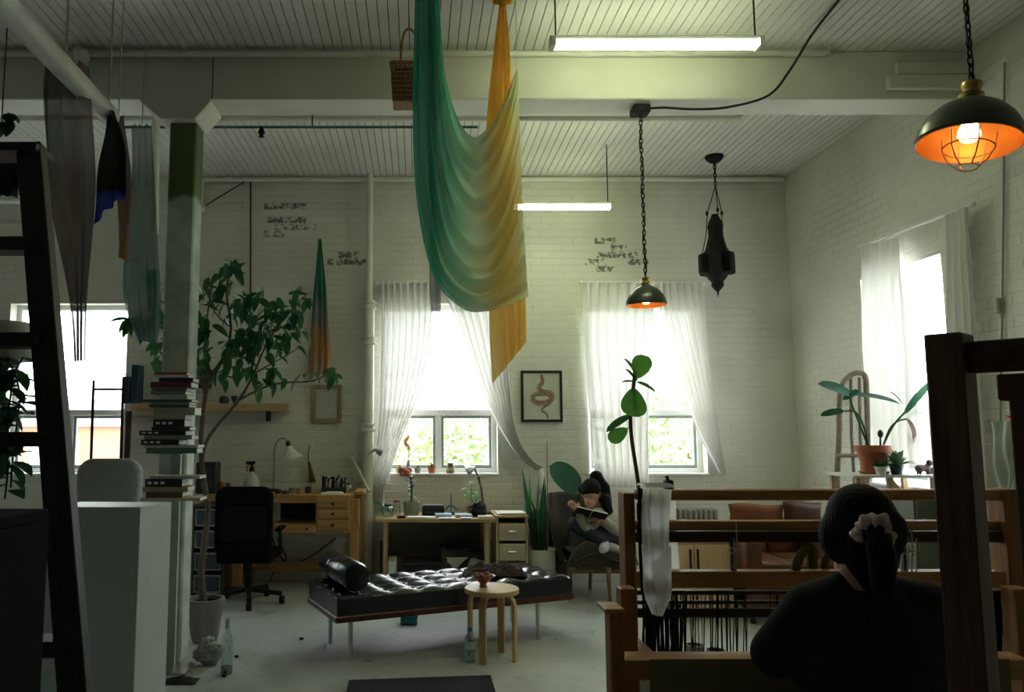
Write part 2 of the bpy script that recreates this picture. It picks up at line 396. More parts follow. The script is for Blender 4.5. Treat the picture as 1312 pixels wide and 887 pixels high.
# bricks face -Y on the back wall, -X on the right wall
brick_wall(wb, -4.6, XR, ob_back, lambda u, d, z: V((u, D + d, z)), lambda u, z: (u - .6) ** 2 + (z - 3.1) ** 2 * 1.4, exposed, white_brick, Matrix(((1, 0, 0), (0, -1, 0), (0, 0, 1))))
brick_wall(wr, 4.2, D - .006, ob_right, lambda u, d, z: V((XR + d, u, z)), lambda u, z: abs(u - 5.6) + .5 * abs(z - 2.9), [], white_brick, Matrix(((0, -1, 0), (1, 0, 0), (0, 0, 1))))

# ceiling: slab + boards
ce = struct(obj('ceiling', MB().box(XL - .3, XR + .3, YF - .3, D + .3, CEIL + .018, CEIL + .1), gap_dark, origin=(0, 0, CEIL)))
bw, gp = .066, .006
m1 = MB().box(0, bw - gp, YB + .2, D, 0, .018).mesh('ceiling_board', mat=white_board)
m2 = MB().box(0, bw - gp, YF, YB + .02, 0, .018).mesh('ceiling_board', mat=white_board)
rest = MB(); x = XR - bw
while x > XL:
    z = CEIL + random.uniform(-.001, .001)
    if x > -4.3: inst('ceiling_board', m1, ce, (x, 0, z))
    else: rest.box(x, x + bw - gp, YB + .2, D, CEIL, CEIL + .018)
    if x > -3.1: inst('ceiling_board', m2, ce, (x, 0, z))
    else: rest.box(x, x + bw - gp, YF, YB + .02, CEIL, CEIL + .018)
    x -= bw
obj('ceiling_boards', rest, white_board, ce)['kind'] = 'stuff'

# beam with stepped bearing block at the right wall
BZ = P(700, 127, YB).z
bmr = struct(thing('trim_1', 'cream painted timber beam carrying the boarded ceiling', 'beam', (0, YB, BZ)))
del bmr['category']
obj('beam', MB().box(XL, XR, YB, YB + .28, BZ, CEIL), beam_paint, bmr, bevel=.008)
for (xa, xb, ya, yb_, dy) in ((1140, 1262, 95, 113, .05), (1150, 1250, 78, 95, .03)):
    a, b = P(xa, yb_, YB - dy), P(xb, ya, YB - dy); obj('bearing_block', MB().box(a.x, XR, YB - dy, YB, a.z, b.z), beam_paint, bmr, bevel=.006)
obj('joint', MB().box(P(272, 100, YB).x, P(273.2, 100, YB).x, YB - .002, YB, BZ, CEIL), gap_dark, bmr)

# column
ca, cb = P(207, 450, YB), P(243, 450, YB); cw = cb.x - ca.x
col = thing('column', 'square timber column painted pale green below a dark green top band', 'column', (ca.x + cw / 2, YB + cw / 2, 0)); col['kind'] = 'structure'
del col['category']
cm, t, b, o_ = nt('two tone column paint'); L = t.links.new; g = N(t, 'ShaderNodeNewGeometry'); sp = N(t, 'ShaderNodeSeparateXYZ'); L(g.outputs['Position'], sp.inputs[0])
no = N(t, 'ShaderNodeTexNoise'); no.inputs['Scale'].default_value = 7; no.inputs['Detail'].default_value = 6; L(g.outputs['Position'], no.inputs[0])
ad = N(t, 'ShaderNodeMath', operation='MULTIPLY_ADD'); L(no.outputs[0], ad.inputs[0]); ad.inputs[1].default_value = .16; L(sp.outputs[2], ad.inputs[2])
zb = P(225, 255, YB).z + .08
rp = N(t, 'ShaderNodeMapRange'); L(ad.outputs[0], rp.inputs[0]); rp.inputs[1].default_value = zb - .02; rp.inputs[2].default_value = zb + .02
mx = N(t, 'ShaderNodeMix', data_type='RGBA'); L(rp.outputs[0], mx.inputs[0]); mx.inputs[7].default_value = (.10, .15, .05, 1)
r2 = N(t, 'ShaderNodeValToRGB'); L(no.outputs[0], r2.inputs[0]); r2.color_ramp.elements[0].color = (.42, .50, .44, 1); r2.color_ramp.elements[1].color = (.62, .68, .60, 1); r2.color_ramp.elements[0].position = .35; r2.color_ramp.elements[1].position = .6
L(r2.outputs[0], mx.inputs[6]); L(mx.outputs[2], b.inputs['Base Color']); b.inputs['Roughness'].default_value = .45
zc = P(225, 150, YB).z
obj('shaft', MB().box(ca.x, cb.x, YB + .005, YB + cw, 0, zc + .01), cm, col, bevel=.012)
yc = YB - .07
poly = [P(x, y, yc) for x, y in ((197, 112), (250, 112), (271, 128), (250, 152), (205, 152), (178, 128))]
obj('capital', MB().prism(poly, (0, .30, 0)), beam_paint, col, bevel=.006)

# windows
frame_m = M('grey window metal', (.32, .36, .33), .4, var=.05)
def window(n, u0, u1, mapf):
    z0, z1 = WZ0, WZ1; c = mapf((u0 + u1) / 2, 0, z0)
    r = thing('window_%d' % n, 'white framed window', 'window', c); struct(r); del r['category']; del r['label']
    def bx(name, a, b, d0, d1, c_, d_, m=white_wood, par=r, bev=.004):
        mb = MB(); vs = [mapf(u, dd, z) for z in (c_, d_) for dd in (d0, d1) for u in (a, b)]
        mb.add(vs, [(0, 1, 3, 2), (4, 6, 7, 5), (0, 4, 5, 1), (2, 3, 7, 6), (0, 2, 6, 4), (1, 5, 7, 3)])
        return obj(name, mb, m, par, bevel=bev)
    fw = .05; zt = z0 + (z1 - z0) * .355
    bx('frame_jamb', u0, u0 + fw, .14, .24, z0, z1); bx('frame_jamb', u1 - fw, u1, .14, .24, z0, z1)
    bx('frame_head', u0 + fw, u1 - fw, .14, .24, z1 - fw, z1); bx('frame_sill', u0 + fw, u1 - fw, .14, .24, z0, z0 + .045)
    bx('transom', u0 + fw, u1 - fw, .14, .24, zt - .03, zt + .03)
    um = (u0 + u1) / 2
    bx('mullion', um - .03, um + .03, .15, .23, z0 + .045, zt - .03)
    for a, b in ((u0 + fw, um - .03), (um + .03, u1 - fw)):
        s = bx('sash', a, a + .028, .16, .2, z0 + .045, zt - .03, frame_m); bx('sash_stile', b - .028, b, .16, .2, z0 + .045, zt - .03, frame_m, s)
        bx('sash_rail', a + .028, b - .028, .16, .2, z0 + .045, z0 + .08, frame_m, s); bx('sash_rail', a + .028, b - .028, .16, .2, zt - .06, zt - .03, frame_m, s)
        bx('pane', a + .028, b - .028, .178, .182, z0 + .08, zt - .06, glass, bev=0)
    zm = z0 + (z1 - z0) * .585
    bx('glazing_bar', u0 + fw, u1 - fw, .18, .2, zm - .006, zm + .006)
    bx('pane', u0 + fw, u1 - fw, .186, .19, zt + .03, zm - .006, glass, bev=0); bx('pane', u0 + fw, u1 - fw, .186, .19, zm + .006, z1 - fw, glass, bev=0)
    bx('window_sill', u0 - .01, u1 + .01, -.02, .14, z0 - .02, z0 + .003)
    return r
window(1, *WIN[0], back); window(2, *WIN[1], back); window(3, *WIN[2], back); window(4, *WINR, right)

# ------------------------------------------------------------------ outdoors
def building(name, label, x0, x1, y0, y1, z0, z1, m, roofm, rows, cols):
    r = thing(name, label, 'building', ((x0 + x1) / 2, y0, z0))
    obj('wall', MB().box(x0, x1, y0, y1, z0, z1), m, r)
    xm = (x0 + x1) / 2; e = (x1 - x0) * .08
    obj('roof', MB().prism([(x0 - e, y0 - .3, z1), (x1 + e, y0 - .3, z1), (xm, y0 - .3, z1 + (x1 - x0) * .32)], (0, y1 - y0 + .6, 0)), roofm, r)
    wm = M('dark house pane', (.25, .28, .3), .2)
    for i in range(cols):
        for j in range(rows):
            a = x0 + (x1 - x0) * (i + .3) / cols; bq = x0 + (x1 - x0) * (i + .7) / cols; c = z0 + (z1 - z0) * (j + .3) / rows; d = z0 + (z1 - z0) * (j + .75) / rows
            f = obj('window', MB().box(a - .1, bq + .1, y0 - .06, y0, c - .1, d + .1), white_wood, r); obj('pane', MB().box(a, bq, y0 - .08, y0 - .06, c, d), wm, f)
building('brick_house', 'orange brick house seen through the window beside the column', -16.5, -12.6, 30, 38, -6, 1.6, M('orange brick', (.38, .15, .08), .8), M('grey roof', (.2, .2, .2), .8), 3, 3)
building('white_house', 'pale gabled house beyond the window beside the stepladder', -20.6, -17.6, 31, 38, -6, -.6, M('pale siding', (.6, .6, .58), .8), M('grey shingle roof', (.25, .24, .23), .8), 2, 2)
struct(obj('ground', MB().box(-60, 60, D + 2, 90, -6.2, -6), M('street ground', (.3, .31, .28), .9), origin=(0, 30, -6)))
tree_leaf = M('summer foliage', (.30, .40, .17), .6, var=.25)
def tree(label, x, y, zc_, r, seed):
    rt = thing('tree', label, 'tree', (x, y, -6)); obj('trunk', MB().tube([(x, y, -6), (x + .1, y, -3), (x, y, zc_)], [.3, .22, .12], 8), bark, rt)
    rn = random.Random(seed); mb = MB()
    for i in range(6000):
        d = V((rn.gauss(0, 1), rn.gauss(0, 1), rn.gauss(0, 1))).normalized() * r * rn.uniform(.45, 1.0) * (1 + .25 * noise.noise(V((rn.random() * 9, seed, 0))))
        c = V((x, y, zc_)) + V((d.x, d.y, d.z * .9)); a = V((rn.gauss(0, 1), rn.gauss(0, 1), rn.gauss(0, 1))).normalized(); bq = a.orthogonal().normalized() * .07; a = a * .12
        mb.add([c - a, c + bq, c + a, c - bq], [(0, 1, 2, 3)])
    fo = obj('foliage', mb, tree_leaf, rt); fo['kind'] = 'stuff'
tree('leafy tree outside the window behind the hanging silk', 1.4, 24, .2, 2.6, 1)
tree('leafy tree outside the window behind the fiddle leaf fig', 8.0, 23, .9, 2.9, 2)
tree('small leafy tree beside the houses outside', -14.9, 27, -1.0, 1.1, 3)
# ================================================================== PIPES, LAMPS, CEILING THINGS
def pipe(name, label, pts, r, mat=pipe_paint, n=10):
    return tag(obj(name, MB().tube(pts, r, n), mat, smooth=True), label, 'pipe')
zA = CEIL - .05
a = P(0, 66, YB - .07)
pipe('sprinkler_pipe', 'cream pipe running along the front top edge of the beam', [(-3.4, YB - .06, zA), (P(1052, 48, YB - .06).x, YB - .06, zA), (P(1060, 45, YB - .06).x, YB - .06, zA + .02), (P(1061, 40, YB - .06).x, YB - .06, CEIL)], .022)
yB = 6.3
pipe('sprinkler_pipe', 'cream pipe under the ceiling boards behind the beam', [(-3.6, yB, zA + .01), (P(940, 155, yB).x, yB, zA + .01), (P(947, 155, yB).x, yB, zA + .02), (P(949, 150, yB).x, yB, CEIL)], .024)
gp_ = thing('sprinkler_pipe', 'thin dark green sprinkler pipe with hanging head behind the beam', 'pipe', P(430, 163, 6.05))
zg = P(430, 163, 6.05).z
obj('pipe_run', MB().tube([(P(150, 163, 6.05).x, 6.05, zg), (P(612, 163, 6.05).x, 6.05, zg)], .011, 8), M('green pipe', (.06, .13, .11), .5), gp_, smooth=True)
q = P(335, 170, 6.05); obj('sprinkler_head', MB().lathe([(.012, .05), (.02, .02), (.03, 0), (.012, -.02), (.022, -.03), (.022, -.036)], (q.x, 6.05, q.z), 10), iron, gp_, smooth=True)
for x in (200, 400, 560):
    q = P(x, 160, 6.05); obj('hanger', MB().tube([(q.x, 6.05, zg), (q.x, 6.05, CEIL)], .005, 6), iron, gp_)
yC = D - .06; zC = CEIL - .045
pc = thing('heating_pipe', 'cream pipe along the top of the back brick wall', 'pipe', (0, yC, zC))
x0 = P(258, 230, yC).x
obj('pipe_run', MB().tube([(3.8, yC, zC), (x0 + .03, yC, zC), (x0, yC, zC - .03), (x0, yC, P(258, 262, yC).z)], .026, 10), pipe_paint, pc, smooth=True)
obj('elbow', MB().ball((x0, yC, P(258, 268, yC).z), .05), pipe_paint, pc, smooth=True)
pipe('conduit_rod', 'thin dark rod hanging down the wall above the ficus', [P(321, 228, D - .03), P(321, 300, D - .03), P(321, 420, D - .03)], .008, iron, 6)
pipe('brace_wire', 'thin dark brace wire slanting up to the ceiling corner pipe', [P(264, 263, D - .05), P(318, 230, D - .05)], .006, iron, 6)
# vertical drain pipe
xp = P(472, 500, D - .09)
vp = thing('drain_pipe', 'cream vertical drain pipe with collars against the back wall', 'pipe', (xp.x, D - .09, 0))
zt = P(472, 385, D - .09).z
obj('lower_pipe', MB().tube([(xp.x, D - .09, 0), (xp.x, D - .09, zt)], .056, 16), pipe_paint, vp, smooth=True)
obj('upper_pipe', MB().tube([(xp.x, D - .09, zt), (xp.x, D - .09, CEIL)], .036, 14), pipe_paint, vp, smooth=True)
for y in (392, 437, 548): z = P(472, y, D - .09).z; obj('collar', MB().lathe([(.056, -.04), (.078, -.035), (.078, -.015), (.062, -.01), (.062, .015), (.078, .02), (.078, .035), (.056, .04)], (xp.x, D - .09, z), 16), pipe_paint, vp, smooth=True)
pipe('riser_pipe', 'cream riser pipe beside the column below the ceiling', [V((P(199, 150, 5.9).x, 5.9, CEIL)), P(199, 230, 5.9), P(198, 300, 5.9)], .03)

# hanging white pole with draped cloth
pa, pb = G(-60, -62, 3.2), G(141, 150, 3.2)
pole = thing('hanging_pole', 'thick white cardboard pole hung from the ceiling by cords', 'pole', (pa + pb) / 2)
obj('pole_tube', MB().tube([pa, pb], .055, 16), M('white tube', (.68, .70, .68), .5), pole, smooth=True)
for k in (.62, .985):
    q = pa.lerp(pb, k); obj('cord', MB().tube([q - V((0, 0, .05)), (q.x, q.y, CEIL)], .006, 6), M('cord', (.5, .5, .45), .8), pole)
q = P(106, 70, 4.4)
jp = thing('elbow_pipe', 'white elbow pipe dropping from the beam beside the hanging pole', 'pipe', (q.x, YB - .08, q.z))
pts = [P(100, 66, YB - .08), P(105, 72, YB - .1), P(106, 105, YB - .12), P(112, 118, YB - .14), P(140, 148, YB - .3)]
obj('pipe_run', MB().tube(smooth_poly(pts, 3), .04, 12), pipe_paint, jp, smooth=True)
obj('collar', MB().ball(pts[1], .055), pipe_paint, jp, smooth=True)

# fluorescent lamps
tube_m = M('fluorescent tube', (.9, .95, .8), .4, emit=(.90, 1.0, .62), es=34, var=0)
fix_m = M('fixture paint', (.7, .7, .62), .5)
off_m = M('unlit tube', (.75, .77, .72), .3)
def fluoro(label, x0, x1, y, Y, wires, lit=True):
    a, b = P(x0, y, Y), P(x1, y, Y); c = (a + b) / 2; z = c.z
    r = thing('fluorescent_lamp', label, 'lamp', c, 'fluorescent ceiling lamps')
    obj('housing', MB().box(a.x - .02, b.x + .02, Y - .03, Y + .03, z + .02, z + .05), fix_m, r, bevel=.006)
    for dy in (-.022, .022): obj('tube', MB().tube([(a.x + .012, Y + dy, z), (b.x - .012, Y + dy, z)], .016, 12), tube_m if lit else off_m, r, smooth=True)
    for x in (a.x, b.x): obj('socket', MB().box(x - .014, x + .014, Y - .045, Y + .045, z - .018, z + .03), fix_m, r)
    for x in wires: xx = P(x, y, Y).x; obj('hanging_wire', MB().tube([(xx, Y, z + .05), (xx, Y, CEIL)], .005, 6), iron, r)
fluoro('lit fluorescent lamp hung by chains in front of the beam', 708, 973, 58, 4.45, (712, 968))
fluoro('lit fluorescent lamp hung near the back wall beside the swagged silk', 656, 783, 266, 7.0, (664, 779))
fluoro('unlit fluorescent lamp hung beside the stepladder near the far window', -150, 30, 258, 7.0, (-120, 24), False)

# dome pendants
dome_out = M('dark green enamel', (.03, .04, .022), .3, var=.2); dome_in = M('copper lining', (.55, .22, .05), .35, metal=.6, var=.2)
brass = M('aged brass', (.45, .32, .10), .35, metal=.9); bulb_m = M('lit bulb', (1, .8, .4), .4, emit=(1, .62, .22), es=22, var=0)
def chain(mb, a, b, link=.05, r=.004, wdt=.011):
    a, b = V(a), V(b); n = max(2, int((b - a).length / (link * .72)))
    for i in range(n):
        c = a.lerp(b, (i + .5) / n); d = (b - a).normalized(); s = V((1, 0, 0)) if i % 2 else V((0, 1, 0)); pts = []
        for k in range(9):
            t = 2 * math.pi * k / 8; pts.append(c + d * math.sin(t) * link / 2 + s * math.cos(t) * wdt)
        mb.tube(pts, r, 5, cap=False)
def pendant(label, cx, rim_y, Y, diam, tilt, cage, ztop):
    c = P(cx, rim_y, Y); R = diam / 2; h = R * .95
    r = thing('pendant_lamp', label, 'lamp', c, None); xf = Matrix.Translation(c) @ Matrix.Rotation(tilt, 4, 'Y') @ Matrix.Rotation(-.06 if cage else 0, 4, 'X')
    prof = [(R, 0), (R * 1.03, .006), (R * .98, h * .28), (R * .86, h * .55), (R * .66, h * .8), (R * .42, h * .97), (R * .24, h * 1.06), (R * .2, h * 1.16)]
    obj('shade', MB(xf).lathe(prof, n=36, cap=False), dome_out, r, smooth=True)
    obj('lining', MB(xf).lathe([(p * .975, z - .004) for p, z in prof], n=36, cap=False), dome_in, r, smooth=True)
    obj('cap', MB(xf).lathe([(R * .22, h * 1.1), (R * .25, h * 1.2), (R * .16, h * 1.32), (R * .2, h * 1.42), (R * .2, h * 1.5), (R * .08, h * 1.55)], n=20), brass, r, smooth=True)
    obj('bulb', MB(xf).lathe([(.012, h * .72), (.02, h * .6), (R * .2, h * .34), (R * .22, h * .2), (R * .15, h * .08), (.001, h * .03)], n=16), bulb_m, r, smooth=True)
    top = xf @ V((0, 0, h * 1.52))
    mb = MB(); chain(mb, (top.x, top.y, ztop), top, .055 if cage else .045); obj('chain', mb, iron, r)
    obj('cord', MB().tube([top + (V((top.x, top.y, ztop)) - top) * k + V((.012 * math.sin(k * 22), .006 * math.cos(k * 17), 0)) for k in [i / 24 for i in range(25)]], .004, 6), black, r)
    if cage:
        mb = MB(xf); n = 6
        for k in range(n):
            t = 2 * math.pi * k / n + .3; mb.tube([(R * .5 * math.cos(t), R * .5 * math.sin(t), h * .2), (R * .47 * math.cos(t), R * .47 * math.sin(t), -h * .18), (R * .36 * math.cos(t), R * .36 * math.sin(t), -h * .42), (R * .2 * math.cos(t), R * .2 * math.sin(t), -h * .58)], .003, 5)
        for rr, zz in ((.48, -h * .12), (.2, -h * .58)): mb.tube([(R * rr * math.cos(2 * math.pi * k / 24), R * rr * math.sin(2 * math.pi * k / 24), zz) for k in range(25)], .003, 5)
        obj('cage', mb, M('rusty wire', (.3, .12, .05), .5), r)
    return r, top
_, tp1 = pendant('dark green dome pendant lamp hung on a chain before the sheer window curtains', 828, 391, YB + .14, .27, 0, False, BZ)
cb_ = P(822, 149, YB + .14)
tag(obj('junction_box', MB().box(tp1.x - .06, tp1.x + .06, YB + .08, YB + .2, BZ - .055, BZ - .002), iron, bevel=.006), 'black rectangular junction box under the beam above the pendant chain', 'box')
pts = [P(824, 140, YB + .1), P(850, 138, YB - .03), P(890, 140, YB - .05), P(935, 137, YB - .06), P(985, 122, YB - .07), P(1012, 90, YB - .12), P(1040, 45, YB - .3), G(1075, 0, CEIL - .02) , G(1090, -20, CEIL)]
tag(obj('power_cable', MB().tube(smooth_poly(pts, 6), .009, 6), black, smooth=True), 'black power cable looping from the beam to the ceiling', 'cable')
pendant('large green dome pendant lamp with copper lining and wire cage', 1241, 184, 3.25, .395, .17, True, CEIL)

# pierced lantern
q = G(915, 200, CEIL); Yl = q.y
def lz(y): return P(915, y, Yl).z
ln = thing('moroccan_lantern', 'black pierced metal lantern hung on chains from the ceiling', 'lantern', (q.x, Yl, CEIL))
cx = P(918, 330, Yl).x
obj('ceiling_rose', MB().lathe([(.03, -.07), (.06, -.05), (.085, -.02), (.085, 0)], (q.x, Yl, CEIL), 20), iron, ln, smooth=True)
mb = MB(); chain(mb, (q.x, Yl, CEIL - .05), (q.x, Yl, lz(238)), .05, .006, .012); obj('chain', mb, iron, ln)
for k in range(3):
    t = k * 2.1 + .4; e = V((cx + .09 * math.cos(t), Yl + .09 * math.sin(t), lz(300))); s = V((q.x, Yl, lz(238)))
    ch = obj('side_chain', MB().tube([s, s.lerp(e, .5) + V((.03 * math.cos(t), .03 * math.sin(t), -.01)), e, e + V((.06 * math.cos(t), .06 * math.sin(t), lz(335) - lz(300)))], .005, 5), iron, ln)
    obj('bead', MB().ball(s.lerp(e, .55) + V((.03 * math.cos(t), .03 * math.sin(t), 0)), .014, .014, .024), iron, ch, smooth=True)
def px(n): return n * Yl / F / .98
obj('dome', MB().lathe([(px(4), lz(275)), (px(5), lz(278)), (px(8), lz(284)), (px(10), lz(290)), (px(9), lz(296)), (px(9), lz(303)), (px(13), lz(318)), (px(18), lz(328)), (px(17), lz(328))][::-1], (cx, Yl, 0), 12), iron, ln)
obj('body', MB().lathe([(px(15), lz(352)), (px(15), lz(326))], (cx, Yl, 0), 12), iron, ln)
ww = px(9)
for k in range(6):
    t = k * math.pi / 3 + .1; xf = Matrix.Translation((cx, Yl, 0)) @ Matrix.Rotation(t, 4, 'Z')
    pn = obj('side_box', MB(xf).box(px(13), px(22), -ww / 1.6, ww / 1.6, lz(351), lz(326)), iron, ln, bevel=.006)
    for zz in (.3, .7):
        obj('pierced_panel', MB(xf).box(px(22), px(22) + .006, -ww / 2.4, ww / 2.4, lz(351) + (lz(326) - lz(351)) * (zz - .18), lz(351) + (lz(326) - lz(351)) * (zz + .18)), M('dark lantern glass', (.012, .02, .02), .6, spec=.2), pn)
obj('bottom_crown', MB().lathe([(.002, lz(381)), (px(1.5), lz(374)), (px(5), lz(370)), (px(8), lz(366)), (px(7), lz(362)), (px(11), lz(357)), (px(14), lz(353)), (px(15), lz(351))], (cx, Yl, 0), 12), iron, ln)

# wicker basket hung before the beam
wick = M('brown wicker', (.34, .20, .09), .7, var=.4, scale=60, bump=.6, bscale=90)
Yk = 4.75; q = P(519, 112, Yk); zt_, zb_ = P(519, 88, Yk).z, P(519, 134, Yk).z
bk = thing('wicker_basket', 'square brown wicker basket with hooped handle hung beside teal silk', 'basket', (q.x, Yk, zb_))
hw = .085
for i in range(9):
    z = zb_ + (zt_ - zb_) * i / 8; s = hw * (.82 + .18 * i / 8)
    mb = MB(); pts = [(q.x - s, Yk - s, z), (q.x + s, Yk - s, z), (q.x + s, Yk + s, z), (q.x - s, Yk + s, z), (q.x - s, Yk - s, z)]; mb.tube(pts, .009 if i < 8 else .013, 6); obj('weave_row', mb, wick, bk)
mb = MB()
for i in range(7):
    for sx, sy in ((1, 0), (0, 1)):
        for sg in (-1, 1):
            k = -1 + 2 * i / 6; a = V((q.x, Yk, zb_)) + (V((k * hw * .82, sg * hw * .82, 0)) if sx else V((sg * hw * .82, k * hw * .82, 0))); b = V((q.x, Yk, zt_)) + (V((k * hw, sg * hw, 0)) if sx else V((sg * hw, k * hw, 0)))
            mb.tube([a, b], .006, 5)
obj('stakes', mb, wick, bk); obj('lining', MB().prism([(q.x - hw * .8, Yk - hw * .8, zb_), (q.x + hw * .8, Yk - hw * .8, zb_), (q.x + hw * .8, Yk + hw * .8, zb_), (q.x - hw * .8, Yk + hw * .8, zb_)], (0, 0, (zt_ - zb_) * .96)), wick, bk); obj('base', MB().box(q.x - hw * .8, q.x + hw * .8, Yk - hw * .8, Yk + hw * .8, zb_ - .01, zb_ + .008), wick, bk)
obj('handle', MB().tube(smooth_poly([(q.x - .03, Yk, zt_ - .02), P(514, 65, Yk), P(518, 42, Yk), P(526, 38, Yk), P(533, 50, Yk), (q.x + .08, Yk, zt_ - .02)], 4), .008, 6), wick, bk, smooth=True)
hk = P(524, 38, Yk); obj('hanging_cord', MB().tube([(hk.x, Yk, hk.z), (hk.x, Yk, CEIL)], .003, 5), iron, bk)

# ================================================================== SILKS
teal = (.02, .26, .20); palegreen = (.42, .55, .38); ochre = (.60, .44, .16)
sw_m = sheer('teal to ochre silk', [(0, (.01, .40, .28)), (.2, (.04, .55, .40)), (.36, (.30, .70, .52)), (.52, (.62, .78, .55)), (.66, (.75, .68, .36)), (.82, (.86, .72, .30)), (1, (.68, .80, .50))], tr=.09, tl=.5, noise_amt=.3, nscale=3.5,
             stops2=[(0, (.95, .95, .9)), (.5, (1, 1, 1)), (1, (.7, .9, .85))], mixf=.6)
YS = 4.2
rows = [[(562, -25), (569, 85), (586, 150), (606, 175), (628, 160), (648, 122), (662, 88)],
        [(556, -25), (564, 110), (582, 200), (606, 236), (632, 215), (652, 165), (664, 110)],
        [(549, -25), (556, 150), (575, 270), (604, 318), (634, 305), (656, 250), (667, 200)],
        [(541, -25), (545, 180), (563, 320), (595, 368), (630, 370), (655, 330), (671, 290)],
        [(532, -25), (530, 210), (552, 345), (590, 394), (624, 399), (652, 391), (677, 380)]]
rs = [smooth_poly([V((*p, 0)) for p in r], 6) for r in rows]
def swf(u, v):
    n = len(rs[0]) - 1; cols = [r[round(u * n)] for r in rs]; k = v * (len(rows) - 1); i = min(int(k), len(rows) - 2); f = k - i
    a, b, c, d = cols[max(i - 1, 0)], cols[i], cols[i + 1], cols[min(i + 2, len(rows) - 1)]
    q = .5 * ((2 * b) + (c - a) * f + (2 * a - 5 * b + 4 * c - d) * f * f + (3 * b - a - 3 * c + d) * f ** 3)
    sag = math.sin(math.pi * min(1, u * 1.02))
    dy = .07 * math.sin(2 * math.pi * 5.3 * v + 2.2 * u) * (.35 + .9 * sag) + .02 * math.sin(2 * math.pi * 12 * v - 3 * u + 1) - .16 * sag * v + .25 * u * (1 - .2 * v)
    return P(q.x, q.y, YS + dy)
sk = thing('silk_cloth', 'long teal silk cloth swagged across to an ochre end below the ceiling', 'cloth', P(600, 300, YS), None)
obj('silk_sheet', MB().grid(swf, 36, 90), sw_m, sk, smooth=2)
e = P(547, -25, YS); obj('hanging_cord', MB().tube([e, (e.x, e.y, CEIL)], .006, 6), iron, sk)
e = P(662, 89, YS + .24); obj('hanging_cord', MB().tube([e, (e.x, e.y, CEIL)], .0015, 5), M('clear thread', (.6, .6, .55), .4), sk)
or_m = sheer('orange silk', [(0, (.95, .62, .10)), (.3, (.95, .55, .06)), (.55, (.95, .50, .03)), (1, (.95, .48, .01))], axis='Z', tr=.06, tl=.4, noise_amt=.35, nscale=6)
oc = thing('silk_cloth', 'long bright orange silk cloth knotted at the ceiling', 'cloth', P(645, 250, YS + .35))
mpf = lambda x, y: P(x, y, YS + .35)
obj('silk_sheet', drape([(640, 6), (632, 70), (624, 150), (624, 230), (628, 320), (627, 400), (631, 492)], [(648, 6), (654, 80), (656, 150), (662, 240), (670, 320), (674, 390), (675, 438)], mpf, (0, 1, 0), 3.2, .035, 50, 60), or_m, oc, smooth=2)
mb = MB(); k0 = P(644, 4, YS + .35)
for s in (-1, 1): mb.loft([(k0 + V((s * d, .0, z)), V((0, w_, 0)), V((0, 0, w_ * .7))) for d, z, w_ in ((0, 0, .018), (.02, .012, .025), (.045, .015, .03), (.06, .01, .012))], 10)
mb.ball(k0, .028, .024, .022); obj('knot', mb, or_m, oc, smooth=2); obj('hanging_cord', MB().tube([k0, (k0.x, k0.y, CEIL)], .005, 6), iron, oc)
gm = sheer('grey silk', [(0, (.30, .33, .37)), (.6, (.22, .24, .2)), (1, (.25, .18, .08))], axis='Z', tr=.15, tl=.35, noise_amt=.2)
g2 = thing('silk_cloth', 'narrow grey silk strip hanging below the teal cloth', 'cloth', P(556, 300, YS + .3))
mpf2 = lambda x, y: P(x, y, YS + .3)
obj('silk_sheet', drape([(548, -20), (548, 150), (550, 300), (551, 385), (559, 420)], [(556, -20), (558, 150), (560, 300), (565, 380), (563, 421)], mpf2, (0, 1, 0), 2, .02, 16, 40), gm, g2, smooth=2)
e = mpf2(552, -20); obj('hanging_cord', MB().tube([e, (e.x, e.y, CEIL)], .004, 6), iron, g2)

# cloths on the hanging pole
def cloth(label, Lp, Rp, Y, m, pleats, amp=.03, top=None):
    r = thing('draped_cloth', label, 'cloth', P((Lp[0][0] + Rp[0][0]) / 2, Lp[0][1], Y)); mf = lambda x, y: P(x, y, Y)
    obj('cloth_sheet', drape(Lp, Rp, mf, (0, 1, 0), pleats, amp, 48, 40), m, r, smooth=2)
    if top:
        a = P(*top, Y); obj('tie_cord', MB().tube([a, (a.x, a.y, CEIL)], .004, 5), M('cord', (.5, .5, .45), .8), r)
    return r
pk = sheer('mauve gauze', [(0, (.10, .07, .07)), (.3, (.08, .12, .09)), (.45, (.20, .15, .13)), (.62, (.16, .08, .07)), (.8, (.19, .15, .15)), (1, (.14, .12, .14))], tr=.14, tl=.3, noise_amt=.25)
q = pa.lerp(pb, .68); cloth('sheer mauve gauze cloth draped over the white pole by the stepladder', [(60, 66), (52, 120), (57, 200), (62, 260), (76, 330), (88, 400), (94, 464)], [(112, 84), (116, 150), (119, 240), (116, 320), (112, 390), (109, 462)], q.y + .12, pk, 3.4, .05, (85, 70))
dk = sheer('black cloth blue hem', [(0, (.03, .05, .35)), (.22, (.04, .07, .42)), (.3, (.015, .02, .018)), (1, (.02, .022, .018))], axis='Z', tr=.02, tl=.1, noise_amt=.05)
q = pa.lerp(pb, .96); cloth('black cloth with a bright blue hem hung on the white pole', [(138, 140), (127, 200), (121, 250), (119, 287)], [(146, 142), (158, 180), (164, 220), (164, 248)], q.y - .06, dk, 2.5, .035)
br = sheer('rust brown gauze', [(0, (.30, .14, .06)), (.5, (.16, .10, .07)), (1, (.10, .09, .08))], axis='Z', tr=.1, tl=.3)
cloth('narrow rust brown cloth hanging behind the blue hemmed cloth', [(146, 146), (148, 200), (150, 260), (151, 330)], [(160, 148), (166, 200), (168, 260), (163, 334)], q.y + .1, br, 2, .03, (152, 146))
